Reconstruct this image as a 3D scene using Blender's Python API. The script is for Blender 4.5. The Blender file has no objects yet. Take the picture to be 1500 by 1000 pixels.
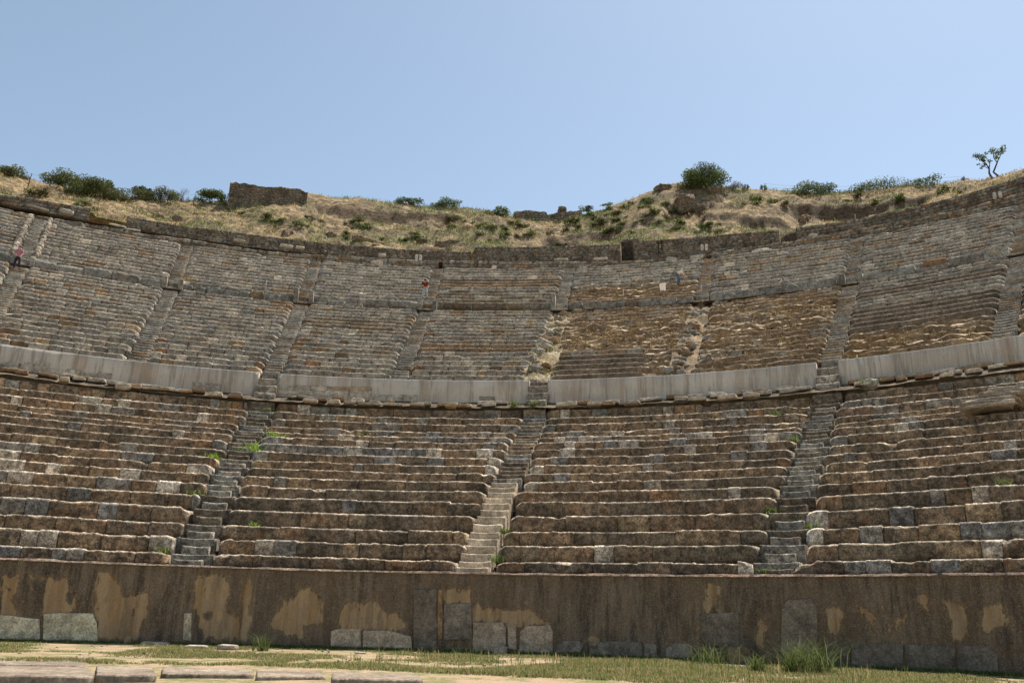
import bpy, math, random
import numpy as np
from mathutils import Matrix, Vector

# ------------------------------------------------------------------ camera, world, sun
S = bpy.context.scene
COL = S.collection
rad = math.radians
CAM = np.array([5.2258, -0.8106, 0.9295]); YAW = -0.02709; PITCH = 0.32495; ROLL = 0.02628; F = 1247.84
FW = np.array([math.sin(YAW)*math.cos(PITCH), math.cos(YAW)*math.cos(PITCH), math.sin(PITCH)])
R0 = np.array([math.cos(YAW), -math.sin(YAW), 0.0]); U0 = np.cross(R0, FW)
RT = R0*math.cos(ROLL)+U0*math.sin(ROLL); UP = -R0*math.sin(ROLL)+U0*math.cos(ROLL)
cd = bpy.data.cameras.new('camera'); cam = bpy.data.objects.new('camera', cd); COL.objects.link(cam)
cam.matrix_world = Matrix(((RT[0], UP[0], -FW[0], CAM[0]), (RT[1], UP[1], -FW[1], CAM[1]), (RT[2], UP[2], -FW[2], CAM[2]), (0, 0, 0, 1)))
cd.sensor_width = 36; cd.lens = 36*F/1500; cd.shift_x = 14/1500; cd.shift_y = -10/1500; cd.clip_end = 3000; cd.clip_start = .05
S.camera = cam
SUN_EL, SUN_AZ = rad(66), rad(42)          # azimuth clockwise from +Y (behind the theatre, to the right)
w = bpy.data.worlds.new('World'); S.world = w; w.use_nodes = True
nt = w.node_tree; bg = nt.nodes['Background']; sky = nt.nodes.new('ShaderNodeTexSky')
sky.sky_type = 'NISHITA'; sky.sun_disc = False; sky.sun_elevation = SUN_EL; sky.sun_rotation = SUN_AZ
sky.air_density = 1.0; sky.dust_density = 0.7; sky.ozone_density = 0.8; sky.altitude = 50
hs = nt.nodes.new('ShaderNodeHueSaturation'); hs.inputs['Hue'].default_value = .489; hs.inputs['Saturation'].default_value = .82; nt.links.new(sky.outputs[0], hs.inputs['Color']); nt.links.new(hs.outputs[0], bg.inputs[0]); bg.inputs[1].default_value = 0.088
sd = bpy.data.lights.new('sun', 'SUN'); sun = bpy.data.objects.new('sun', sd); COL.objects.link(sun)
sd.energy = 4.4; sd.angle = rad(.5); sd.color = (1, .94, .84)
sdir = Vector((math.sin(SUN_AZ)*math.cos(SUN_EL), math.cos(SUN_AZ)*math.cos(SUN_EL), math.sin(SUN_EL)))
sun.rotation_euler = sdir.to_track_quat('Z', 'Y').to_euler(); sun.location = (30, 30, 80)
S.view_settings.view_transform = 'Standard'; S.view_settings.look = 'None'
S.view_settings.exposure = 0.92; S.view_settings.gamma = 1
S.cycles.max_bounces = 5

# ------------------------------------------------------------------ helpers
rng = np.random.default_rng(7); random.seed(7)

def at(x, y, r):
    """theatre point (angle, height) where the sight line of a photo pixel meets the ring of radius r"""
    d = FW*F+RT*(x-736)-UP*(y-490)
    a = d[0]**2+d[1]**2; b = 2*(CAM[0]*d[0]+CAM[1]*d[1]); c = CAM[0]**2+CAM[1]**2-r*r
    t = (-b+math.sqrt(b*b-4*a*c))/2/a; P = CAM+t*d
    return math.atan2(P[0], P[1]), P[2]

def ground_at(x, y, z=0.0):
    d = FW*F+RT*(x-736)-UP*(y-490); t = (z-CAM[2])/d[2]
    return CAM+t*d

def pol(phi, r, z):
    phi, r, z = np.broadcast_arrays(phi, r, z)
    return np.stack([r*np.sin(phi), r*np.cos(phi), z], -1).astype(float)

def hash3(ix, iy, iz, seed):
    h = (ix.astype(np.int64)*374761393+iy.astype(np.int64)*668265263+iz.astype(np.int64)*2147483647+seed*1274126177) & 0xffffffff
    h = ((h ^ (h >> 13))*1274126177) & 0xffffffff
    h = ((h ^ (h >> 16))*2246822519) & 0xffffffff
    return ((h ^ (h >> 15)) & 0xffffff)/float(0x7fffff)-1

def vnoise(P, seed=0):
    i = np.floor(P); f = P-i; f = f*f*(3-2*f); i = i.astype(np.int64)
    out = 0
    for dx in (0, 1):
        for dy in (0, 1):
            for dz in (0, 1):
                wt = (f[..., 0] if dx else 1-f[..., 0])*(f[..., 1] if dy else 1-f[..., 1])*(f[..., 2] if dz else 1-f[..., 2])
                out = out+wt*hash3(i[..., 0]+dx, i[..., 1]+dy, i[..., 2]+dz, seed)
    return out

def fbm(P, freq=1., octv=3, seed=0, gain=.5):
    P = np.asarray(P, float); a = 1.; s = 0; n = 0
    for o in range(octv):
        s = s+a*vnoise(P*freq, seed+o*17); n += a; a *= gain; freq *= 2.03
    return s/n

def sstep(a, b, x):
    t = np.clip((x-a)/(b-a), 0, 1); return t*t*(3-2*t)

class MB:
    def __init__(s): s.V = []; s.C = []; s.A = []; s.Q = []; s.T = []; s.n = 0
    def verts(s, V, col, a=0.):
        V = np.asarray(V, float).reshape(-1, 3); col = np.asarray(col, float)
        C = np.ones((len(V), 4)); C[:, :3] = col.reshape(-1, 3) if col.ndim > 1 else col
        s.V.append(V); s.C.append(C); s.A.append(np.broadcast_to(np.asarray(a, float).reshape(-1), (len(V),)) if np.ndim(a) == 0 or np.size(a) == 1 else np.asarray(a, float).reshape(-1))
        o = s.n; s.n += len(V); return o
    def grid(s, P, col, a=0., flip=False, wrap_u=False, wrap_v=False):
        nu, nv = P.shape[:2]; o = s.verts(P, col if np.ndim(col) == 1 else np.asarray(col).reshape(-1, 3), a)
        I = np.arange(nu*nv).reshape(nu, nv)+o
        if wrap_u: I = np.concatenate([I, I[:1]], 0)
        if wrap_v: I = np.concatenate([I, I[:, :1]], 1)
        q = np.stack([I[:-1, :-1], I[1:, :-1], I[1:, 1:], I[:-1, 1:]], -1).reshape(-1, 4)
        if flip: q = q[:, ::-1]
        s.Q.append(q); return I
    def fan(s, idx):
        for k in range(1, len(idx)-1): s.T.append([[idx[0], idx[k], idx[k+1]]])
    def poly(s, V, col):
        o = s.verts(V, col); s.fan([o+k for k in range(len(V))])
    def build(s, name, mat, parent=None, smooth=True, loc=None):
        me = bpy.data.meshes.new(name)
        V = np.concatenate(s.V); 
        if loc is None: loc = base_of(parent) if parent is not None else np.zeros(3)
        loc = np.asarray(loc, float); V = V-loc
        Q = np.concatenate(s.Q) if s.Q else np.zeros((0, 4), int)
        T = np.concatenate([np.asarray(t).reshape(-1, 3) for t in s.T]) if s.T else np.zeros((0, 3), int)
        me.vertices.add(len(V)); me.vertices.foreach_set('co', V.astype(np.float32).ravel())
        me.loops.add(len(Q)*4+len(T)*3); me.loops.foreach_set('vertex_index', np.concatenate([Q.ravel(), T.ravel()]).astype(np.int32))
        me.polygons.add(len(Q)+len(T))
        st = np.concatenate([np.arange(len(Q))*4, len(Q)*4+np.arange(len(T))*3]).astype(np.int32)
        me.polygons.foreach_set('loop_start', st)
        me.polygons.foreach_set('use_smooth', np.full(len(st), smooth))
        ca = me.color_attributes.new('tint', 'FLOAT_COLOR', 'POINT'); ca.data.foreach_set('color', np.concatenate(s.C).astype(np.float32).ravel())
        at_ = me.attributes.new('mask', 'FLOAT', 'POINT'); at_.data.foreach_set('value', np.concatenate(s.A).astype(np.float32))
        me.update(calc_edges=True); me.validate()
        me.materials.append(mat)
        o = bpy.data.objects.new(name, me); COL.objects.link(o)
        if parent is not None:
            o.parent = parent; o.location = Vector(loc-base_of(parent))
        else: o.location = Vector(loc)
        return o

BASE = {}
def base_of(o):
    b = np.zeros(3)
    while o is not None:
        b = b+np.array(o.location); o = o.parent
    return b

def tag(o, label, cat, group=None, kind=None):
    if label: o['label'] = label
    if cat: o['category'] = cat
    if group: o['group'] = group
    if kind: o['kind'] = kind
    return o

def thing(name, label, cat, loc, group=None):
    o = bpy.data.objects.new(name, None); o.empty_display_size = .3; COL.objects.link(o); o.location = Vector(loc)
    return tag(o, label, cat, group)

def structure(o): o['kind'] = 'structure'; return o

def copy_tree(src, loc, rotz=0, scale=1, label=None):
    c = src.copy(); COL.objects.link(c); c.location = Vector(loc); c.rotation_euler = (0, 0, rotz)
    c.scale = (scale,)*3 if np.ndim(scale) == 0 else scale
    if label: c['label'] = label
    for ch in list(src.children):
        d = ch.copy(); COL.objects.link(d); d.parent = c
    return c

# ------------------------------------------------------------------ materials
class NT:
    def __init__(s, name, rough=.95):
        s.m = bpy.data.materials.new(name); s.m.use_nodes = True; s.t = s.m.node_tree
        s.b = s.t.nodes['Principled BSDF']; s.b.inputs['Roughness'].default_value = rough
        s.b.inputs['Specular IOR Level'].default_value = .15
        s.pos = s.n('ShaderNodeNewGeometry').outputs['Position']
    def n(s, t, **k):
        x = s.t.nodes.new(t)
        for a, v in k.items(): setattr(x, a, v)
        return x
    def l(s, a, b): s.t.links.new(a, b)
    def attr(s, n): return s.n('ShaderNodeAttribute', attribute_name=n)
    def noise(s, scale, detail=4, rough=.6, vec=None):
        x = s.n('ShaderNodeTexNoise'); x.inputs['Scale'].default_value = scale; x.inputs['Detail'].default_value = detail; x.inputs['Roughness'].default_value = rough
        s.l(vec if vec is not None else s.pos, x.inputs['Vector']); return x.outputs['Fac']
    def voro(s, scale, feature='F1'):
        x = s.n('ShaderNodeTexVoronoi', feature=feature); x.inputs['Scale'].default_value = scale; s.l(s.pos, x.inputs['Vector']); return x.outputs['Distance']
    def scale(s, v, vec=None):
        x = s.n('ShaderNodeVectorMath', operation='MULTIPLY'); s.l(vec if vec is not None else s.pos, x.inputs[0]); x.inputs[1].default_value = v; return x.outputs[0]
    def rng(s, v, a, b, c=0., d=1.):
        x = s.n('ShaderNodeMapRange'); x.interpolation_type = 'SMOOTHSTEP'; s.l(v, x.inputs[0])
        for i, q in enumerate((a, b, c, d)): x.inputs[i+1].default_value = q
        return x.outputs[0]
    def math(s, op, a, b):
        x = s.n('ShaderNodeMath', operation=op)
        for i, q in enumerate((a, b)):
            if isinstance(q, (int, float)): x.inputs[i].default_value = q
            else: s.l(q, x.inputs[i])
        return x.outputs[0]
    def mix(s, f, a, b, blend='MIX'):
        x = s.n('ShaderNodeMix', data_type='RGBA', blend_type=blend)
        for sock, q in ((x.inputs[0], f), (x.inputs[6], a), (x.inputs[7], b)):
            if isinstance(q, tuple): sock.default_value = (*q, 1)
            elif isinstance(q, (int, float)): sock.default_value = q
            else: s.l(q, sock)
        return x.outputs[2]
    def bump(s, h, strength=.5, dist=.02):
        x = s.n('ShaderNodeBump'); x.inputs['Strength'].default_value = strength; x.inputs['Distance'].default_value = dist
        s.l(h, x.inputs['Height']); s.l(x.outputs[0], s.b.inputs['Normal'])
    def out(s, c): s.l(c, s.b.inputs['Base Color']); return s.m

def mat_stone(name='weathered_stone', va=.32, vm=.55, vf=.5, spots=1., dirt=(.062, .046, .033)):
    k = NT(name); t = k.attr('tint').outputs['Color']; rough = k.attr('mask').outputs['Fac']
    big = k.noise(.8, 5, .65); mid = k.noise(4.5, 6, .75); fine = k.noise(19, 5, .8); pit = k.voro(13)
    patch = k.math('MULTIPLY', k.rng(k.noise(1.25, 5, .7), .5, .58), rough)      # lime mortar and soil smeared over the old blocks
    t = k.mix(k.math('MULTIPLY', patch, .6*spots), t, (.13, .099, .069))
    c = k.mix(1., t, k.rng(big, .36, .64, 1-va, 1+va), 'MULTIPLY')
    c = k.mix(1., c, k.rng(mid, .37, .63, 1-vm, 1+vm), 'MULTIPLY')
    c = k.mix(1., c, k.rng(fine, .37, .63, 1-vf, 1+vf), 'MULTIPLY')
    rust = k.math('MULTIPLY', k.rng(k.noise(1.6, 4, .7), .53, .64), rough)
    c = k.mix(k.math('MULTIPLY', rust, .5), c, (.26, .125, .055))
    crust = k.math('MULTIPLY', k.rng(k.noise(3.1, 6, .8), .50, .60), rough)
    c = k.mix(k.math('MULTIPLY', crust, .65*spots), c, (.062, .046, .033))
    lich = k.rng(k.noise(6.5, 6, .85), .545, .61); c = k.mix(k.math('MULTIPLY', lich, .42*spots), c, (.33, .285, .225))
    spk = k.rng(k.noise(31, 3, .8), .56, .66); c = k.mix(k.math('MULTIPLY', spk, .4*spots), c, (.36, .31, .25))
    holes = k.math('MULTIPLY', k.rng(pit, .05, .26, 1, 0), k.math('MULTIPLY', rough, k.rng(mid, .4, .6)))
    c = k.mix(k.math('MULTIPLY', holes, .7), c, (.028, .022, .017))
    h = k.math('ADD', k.math('MULTIPLY', mid, 1.), k.math('MULTIPLY', fine, .6)); h = k.math('SUBTRACT', h, k.math('MULTIPLY', holes, .5))
    k.bump(h, 1., .09); return k.out(c)

def mat_plain(name, col, var=.25, sc=6., rough=.9, bump=.3):
    k = NT(name, rough); n1 = k.noise(sc, 5, .65); f = k.rng(n1, .25, .75, 1-var, 1+var)
    c = k.mix(1., col, f, 'MULTIPLY'); k.bump(k.noise(sc*5, 3), bump, .01); return k.out(c)

def mat_concrete():
    k = NT('pale_concrete'); v = k.scale((2.2, 2.2, .16)); st = k.noise(1.3, 6, .75, v); st2 = k.noise(4.5, 5, .75, v); big = k.noise(.35, 4, .6)
    c = k.mix(k.rng(big, .36, .64), (.40, .345, .28), (.52, .465, .39))
    c = k.mix(k.math('MULTIPLY', k.rng(st, .48, .60), .6), c, (.20, .165, .125))
    c = k.mix(k.math('MULTIPLY', k.rng(st2, .52, .62), .45), c, (.56, .52, .46))
    c = k.mix(k.math('MULTIPLY', k.rng(k.noise(.8, 3, .5, v), .54, .62), .4), c, (.30, .20, .12))
    c = k.mix(k.math('MULTIPLY', k.rng(k.noise(14, 5, .8), .55, .65), .3), c, (.17, .14, .11))
    k.bump(k.noise(18, 4), .3, .015); return k.out(c)

def mat_podium():
    k = NT('weathered_plaster'); m = k.attr('mask').outputs['Fac']
    v = k.scale((2.4, 2.4, .3)); st = k.noise(1.5, 6, .75, v); n2 = k.noise(2.6, 7, .8); fine = k.noise(30, 5, .85); big = k.noise(.45, 4, .6)
    dark = k.mix(k.rng(st, .38, .62), (.10, .074, .05), (.25, .185, .125))
    dark = k.mix(k.math('MULTIPLY', k.rng(big, .44, .58), .55), dark, (.19, .13, .078))
    dark = k.mix(k.math('MULTIPLY', k.rng(k.noise(4.2, 6, .8), .5, .6), .4), dark, (.25, .195, .14))
    dark = k.mix(k.math('MULTIPLY', k.rng(k.noise(14, 6, .85), .53, .62), .45), dark, (.055, .042, .03))
    dark = k.mix(k.math('MULTIPLY', k.rng(k.noise(24, 4, .8), .57, .66), .6), dark, (.30, .26, .205))
    dark = k.mix(k.math('MULTIPLY', k.rng(k.voro(13), .06, .24, 1, 0), .7), dark, (.38, .34, .28))
    dark = k.mix(1., dark, k.rng(fine, .36, .64, .6, 1.4), 'MULTIPLY')
    org = k.mix(k.rng(k.noise(1.4, 6, .7, v), .38, .62), (.36, .225, .11), (.47, .33, .19))
    org = k.mix(k.math('MULTIPLY', k.rng(k.noise(3.4, 6, .75), .48, .6), .5), org, (.32, .245, .165))
    org = k.mix(k.math('MULTIPLY', k.rng(k.noise(1.1, 5, .7, v), .55, .62), .6), org, (.22, .16, .10))
    org = k.mix(1., org, k.rng(fine, .3, .7, .8, 1.2), 'MULTIPLY')
    sel = k.math('ADD', m, k.math('MULTIPLY', k.math('SUBTRACT', n2, .5), 1.5))
    sel = k.math('ADD', sel, k.math('MULTIPLY', k.math('SUBTRACT', st, .5), 1.5))
    c = k.mix(k.rng(sel, .31, .58), dark, org)
    h = k.math('SUBTRACT', k.math('ADD', k.noise(24, 5, .85), k.math('MULTIPLY', n2, .7)), k.math('MULTIPLY', k.rng(sel, .44, .54), .9))
    k.bump(h, 1., .05); return k.out(c)

def mat_hill():
    k = NT('dry_hillside'); t = k.attr('tint').outputs['Color']; n1 = k.noise(2.6, 6, .7); n2 = k.noise(11, 5, .75)
    c = k.mix(1., t, k.rng(n1, .36, .64, .55, 1.4), 'MULTIPLY'); c = k.mix(1., c, k.rng(n2, .36, .64, .6, 1.35), 'MULTIPLY')
    c = k.mix(k.math('MULTIPLY', k.rng(k.noise(1.3, 6, .75), .54, .62), .6), c, (.12, .10, .055))
    k.bump(k.math('ADD', n1, k.math('MULTIPLY', n2, .5)), 1., .2); return k.out(c)

def mat_ground():
    k = NT('orchestra_earth'); n1 = k.noise(1.1, 5, .7); n2 = k.noise(7, 5, .75); n3 = k.noise(40, 4, .7)
    c = k.mix(k.rng(n1, .42, .6), (.33, .235, .15), (.15, .145, .055))
    c = k.mix(k.math('MULTIPLY', k.rng(n2, .5, .66), .7), c, (.40, .31, .21))
    c = k.mix(1., c, k.rng(n3, .25, .75, .65, 1.35), 'MULTIPLY'); k.bump(k.math('ADD', n2, n3), .6, .03); return k.out(c)

def mat_leaf(name, rough=.7, trans=.25):
    k = NT(name, rough); t = k.attr('tint').outputs['Color']
    k.l(t, k.b.inputs['Base Color'])
    tr = k.n('ShaderNodeBsdfTranslucent'); k.l(t, tr.inputs['Color']); mx = k.n('ShaderNodeMixShader'); mx.inputs[0].default_value = trans
    o = k.t.nodes['Material Output']; k.l(k.b.outputs[0], mx.inputs[1]); k.l(tr.outputs[0], mx.inputs[2]); k.l(mx.outputs[0], o.inputs[0]); return k.m

M_STONE = mat_stone(); M_SEAT = mat_stone('grey_seat_stone', .26, .36, .32, .6); M_MARBLE = mat_stone('pale_marble', .24, .28, .3, .6); M_CONC = mat_concrete(); M_POD = mat_podium(); M_HILL = mat_hill(); M_GROUND = mat_ground()
M_LEAF = mat_leaf('leaves'); M_GRASS = mat_leaf('grass_blades', .8, .3)
M_BARK = mat_plain('bark', (.075, .06, .045)); M_METAL = mat_plain('galvanised_metal', (.22, .21, .195), .1, 8, .5, .05)
M_POST = mat_plain('rusty_fence_metal', (.07, .06, .055), .2); M_WHITE = mat_plain('white_paint', (.75, .74, .70), .08)

# stone colours (albedo)
WEATH = np.array([[.165, .114, .076], [.185, .122, .078], [.15, .107, .073], [.195, .135, .088], [.14, .104, .074]])
MORTAR = np.array([[.118, .092, .066], [.135, .105, .074], [.105, .083, .061]])
GREY = np.array([[.215, .19, .152], [.19, .17, .14], [.245, .215, .17], [.17, .147, .118], [.205, .17, .13]])
BLUE = np.array([[.225, .205, .178], [.19, .18, .163], [.27, .245, .205]])
PALE = np.array([[.38, .32, .245], [.34, .29, .225], [.43, .37, .295]])
TAN = np.array([[.25, .175, .10], [.28, .20, .12], [.22, .13, .07]])
BROWN = np.array([[.155, .105, .066], [.13, .09, .06], [.18, .125, .08]])
WEATH *= 1.5; MORTAR *= 1.42; GREY *= 1.38; BLUE *= 1.15; PALE *= 1.25; TAN *= 1.15; BROWN *= 1.42
WEATH[:, 0] *= .97; WEATH[:, 2] *= .95; BROWN[:, 2] *= .92; MORTAR[:, 2] *= .93; GREY *= np.array([.96, 1., 1.02])
LIT_WEAR = np.array([.40, .33, .25])  # pale edge tint: wear, brightened to carry the sunlit lips
pick = lambda A: A[rng.integers(len(A))]*rng.uniform(.88, 1.12)

# ------------------------------------------------------------------ theatre plan
RA, ZA = 27.22, 2.38
_y1 = [823, 798.5, 778, 754, 734, 717.5, 703, 690.5, 679, 666.5, 654.5, 644, 637, 629, 617.5, 608, 596.5]
L_R = [27.75+.955*k for k in range(17)]; L_Z = [at(924, y, r)[1] for y, r in zip(_y1, L_R)]
RB, ZB0, ZB1 = 44.25, 12.3, 13.41
N2 = 18; M_R = [44.95+.862*k for k in range(N2)]; M_Z = [13.36+(23.15-13.36)/N2*(k+1) for k in range(N2)]
RC, ZC0, ZC1 = 60.98, 23.2, 24.06
N3 = 13; U_R = [61.5+.72*k for k in range(N3)]; U_Z = [24.0+(31.1-24.0)/N3*(k+1) for k in range(N3)]
RD, ZD0 = 71.07, 31.17
RE, ZE = 73.57, 34.48
PH = {k: rad(v) for k, v in dict(a=-42., b=-29.28, c=-20.0, d=-11.1, e=-2.2, f=7.5, g=17.4, h=27.1, i=36.6, j=60.).items()}
PH_L = [rad(-30.5), rad(-11.2), rad(7.85), rad(26.95), rad(46)]

def seat_row(mb, r, rn, z0, z1, pa, pb, wa, wb, style, step, ero=None, tier=0):
    """one curved row of seat blocks between angles pa..pb (wa, wb: half widths of the stairs at its ends)"""
    s0 = r*pa+wa+rng.uniform(-.1, .16); s1 = r*pb-wb-rng.uniform(-.1, .16)
    if s1-s0 < .5: return
    h = z1-z0; d = rn-r; lit_wear_k = 1.
    us = []; joint = []; cols = []; rgh = []; dR = []; dZ = []; edge = []; smooth = []
    s = s0
    while s < s1-.05:
        kind, L = style(s/r)
        e = min(s+L, s1)
        if s1-e < .3: e = s1
        if tier > 1: lit_wear_k = 1.15
        if kind == 'mortar': col = pick(MORTAR); rg = .45; pr = rng.uniform(-.015, .005); tz = -.01; sm = .35
        elif kind == 'weath': col = pick(WEATH); rg = 1.; pr = rng.uniform(-.05, .06); tz = rng.uniform(-.035, .02); sm = 1.
        elif kind == 'blue': col = pick(BLUE); rg = .25; pr = rng.uniform(0, .03); tz = rng.uniform(-.01, .03); sm = .4
        elif kind == 'pale': col = pick(PALE); rg = .12; pr = rng.uniform(0, .04); tz = rng.uniform(-.01, .03); sm = .5
        elif kind == 'tan': col = pick(TAN); rg = .4; pr = rng.uniform(-.02, .03); tz = rng.uniform(-.03, .01); sm = .7
        elif kind == 'brown': col = pick(BROWN); rg = .5; pr = rng.uniform(-.02, .02); tz = rng.uniform(-.02, .02); sm = .5
        elif kind == 'slab': col = np.array([.145, .113, .082])*rng.uniform(.9, 1.1); rg = .2; pr = 0; tz = 0; sm = .2
        else: col = pick(GREY); rg = .55; pr = rng.uniform(-.05, .06); tz = rng.uniform(-.035, .03); sm = .8
        n = max(4, int((e-s)/step)+1); loc = np.linspace(s+.012, e-.012, n)
        tl = rng.uniform(-.02, .02) if kind in ('grey', 'weath') else 0
        for q, u in enumerate(loc):
            us.append(u); cols.append(col); rgh.append(rg); dR.append(-pr); dZ.append(tz+tl*(u-(s+e)/2)); smooth.append(sm)
            edge.append(min(u-s, e-u))
        gap = .006 if kind in ('mortar', 'slab') else .09 if kind == 'grey' else .035 if rng.random() < .45 else .085
        if e < s1:
            us.append(e); cols.append(np.array([.05, .042, .034]) if gap > .04 else col*.7); rgh.append(.3); dR.append(gap); dZ.append(-gap*.7); smooth.append(sm); edge.append(0)
        s = e
    us = np.array(us); cols = np.array(cols); rgh = np.array(rgh); dR = np.array(dR); dZ = np.array(dZ); edge = np.array(edge); smooth = np.array(smooth)
    prof = np.array([(.19, -.10), (.12, .05*h), (.03, .17*h), (0, .3*h), (0, .80*h), (.006, .895*h), (.034, .965*h), (.085, h-.001), (.2, h), (d+.15, h-.02)])
    if tier > 1: prof[4:8] = [(0, .84*h), (.005, .925*h), (.02, .98*h), (.06, h-.002)]
    else: prof[4:8] = [(0, .82*h), (.006, .905*h), (.03, .97*h), (.08, h-.001)]
    phi = us/r
    rr = r+prof[None, :, 0]+dR[:, None]*np.array([1, 1, 1, 1, 1, 1, 1, .6, .3, 0])[None]
    zz = z0+prof[None, :, 1]+dZ[:, None]*np.array([0, 0, .1, .3, .6, .8, 1, 1, 1, .3])[None]
    rnd = np.exp(-edge/.03)[:, None]*np.minimum(1, smooth)[:, None]        # rounded block arrises
    rr = rr+rnd*(.02 if tier == 1 else .018)*np.array([0, .3, .5, .8, 1, 1, 1, .6, 0, 0]); zz = zz-rnd*.014*np.array([0, 0, 0, 0, .3, .7, 1, .8, .5, 0])
    ea = us-s0; eb = s1-us                                                   # rounded, worn ends beside the stairs
    for q, ww in ((ea, wa), (eb, wb)):
        if ww > 0:
            t = np.clip(1-q/.34, 0, 1)[:, None]**2
            rr = rr+.20*t*np.array([0, .2, .4, .7, 1, 1, 1, .7, .4, 0]); zz = zz-.16*t*np.array([0, 0, 0, .2, .5, .9, 1.1, 1, .6, 0])
    P = pol(phi[:, None], rr, zz)
    wf = np.array([.2, .7, 1, 1, 1, 1, .9, .6, .3, .1]); wz = np.array([0, 0, .1, .2, .4, .7, 1, 1, .7, .1])
    n1 = fbm(P, 2.6, 4, 11+tier, .65); n2 = fbm(P, 4.2, 4, 31+tier, .65); n3 = fbm(P, .9, 3, 51+tier)
    am = .055*smooth[:, None]+.01
    chip = sstep(.36, .62, n3)*smooth[:, None]
    hf = fbm(P, 9., 2, 71+tier)*(.035*smooth[:, None]+.008)
    rr = rr-am*n1*wf+.10*chip*wz-hf*wf; hz_ = fbm(P, 9., 3, 171+tier, .7)*(.034*smooth[:, None]+.006)
    zz = zz+(.022*smooth[:, None]+.005)*n2*wz-.11*chip*wz+hz_*wz
    C = np.repeat(cols[:, None], prof.shape[0], 1); Rg = np.repeat(rgh[:, None], prof.shape[0], 1)
    if ero is not None:
        E = ero(phi, r); E = E[:, None]
        big = fbm(P, .75, 4, 91+tier, .55); big2 = fbm(P, 1.1, 4, 111+tier, .6)
        rr = rr+E*(.5*big+.10)*wf; zz = zz+E*(.36*big2-.10)*wz+E*.12*fbm(P, 3.2, 3, 113)*wz
        straw = np.clip(sstep(-.1, .3, fbm(P, .7, 3, 131))*np.array([.15, .3, .2, .15, .2, .4, .9, 1, 1, 1])[None], 0, 1)*np.clip(E*1.3, 0, 1)
        earth = np.array([.25, .172, .10]); C = C*(1-.6*E[..., None])+earth*.6*E[..., None]
        C = C*(1-straw[..., None])+np.array([.42, .31, .17])*straw[..., None]; Rg = Rg*(1-straw*.8)
    P = pol(phi[:, None], rr, zz)
    worn = np.array([0, 0, 0, 0, 0, .22, .95, 1, .95, .9])[None]*np.clip((.75+1.1*fbm(P, 6., 3, 151, .75))*lit_wear_k, .15, 1.1)      # sunlit row lips painted into the colour, over stone rubbed pale
    C = C*(1-worn[..., None])+(LIT_WEAR*1.2+C*.3)*worn[..., None]; Rg = Rg*(1-.75*worn)
    I = mb.grid(P, C, Rg.ravel(), flip=True)
    for idx, k in ((I[0], 0), (I[-1], 1)):
        pt = pol(us[0 if k == 0 else -1]/r, rn+.15, z0-.12).reshape(1, 3)
        o = mb.verts(pt, cols[0 if k == 0 else -1])
        ids = [o]+[int(x) for x in (idx[::-1] if k else idx)]
        mb.fan(ids[::-1])

def steps(parent, name, r0, r1, z0, z1, phi, n, w, colf, sink=.35, res=.11, alt=None):
    """n steps of one stairway, each a child of its own"""
    dr = (r1-r0)/n; h = (z1-z0)/n
    for j in range(n):
        step_block(parent, name, r0+dr*j, dr, z0+h*j, h, phi, w*(alt[j % len(alt)] if alt else 1), colf(j), sink, res)

def step_block(parent, name, r, dr, z, h, phi, w, cr, sink, res):
    col, rg = cr; nu = max(4, int(w/res))
    c = rng.uniform(-.05, .05); a = np.linspace(-w/2, w/2, nu)+c; a = np.concatenate([[a[0]+.0], a, [a[-1]]])
    prof = np.array([(.05, -sink), (.01, .1*h), (0, .55*h), (.0, .88*h), (.03, h), (.1, h+.004), (dr+.12, h)])
    rr = r+prof[None, :, 0]+0*a[:, None]; zz = z+prof[None, :, 1]+0*a[:, None]
    P = pol(phi+a[:, None]/r, rr, zz)
    wt = np.array([.2, .8, 1, 1, 1, .6, .1])
    rr = rr-.035*fbm(P, 3., 3, 5)*wt-rng.uniform(-.02, .02); wear = -.03*np.clip(1-(2*a/w)**2, 0, 1)[:, None]*np.array([0, 0, .2, .8, 1, 1, .6])
    zz = zz+.022*fbm(P, 3.5, 3, 6)*wt+wear+rng.uniform(-.5, .5)*.04*(a/w)[:, None]*wt
    endf = np.zeros(len(a)); endf[1] = endf[-2] = .35; endf[0] = endf[-1] = 1
    rr = rr+.03*endf[:, None]*wt; zz[[0, -1]] -= .03*wt
    P = pol(phi+a[:, None]/r, rr, zz); wn = np.array([0, 0, 0, .25, .7, .8, .8])[None, :, None]*(.6+.4*fbm(P, 4., 3, 8))[..., None]; CC = np.asarray(col)*(1-wn)+(LIT_WEAR*.6+np.asarray(col)*.6)*wn  # step lips tinted pale: wear plus painted-in sunlit tread lines
    mb = MB(); I = mb.grid(P, CC, rg, flip=True)
    for idx, k, aa in ((I[0], 0, a[0]), (I[-1], 1, a[-1])):
        o = mb.verts(pol(phi+aa/r, r+dr+.12, z-sink).reshape(1, 3), col); ids = [o]+[int(x) for x in (idx[::-1] if k else idx)]
        mb.fan(ids[::-1])
    mb.build(name, M_MARBLE if rg == 0 else M_SEAT if r > 44 else M_STONE, parent)

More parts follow.
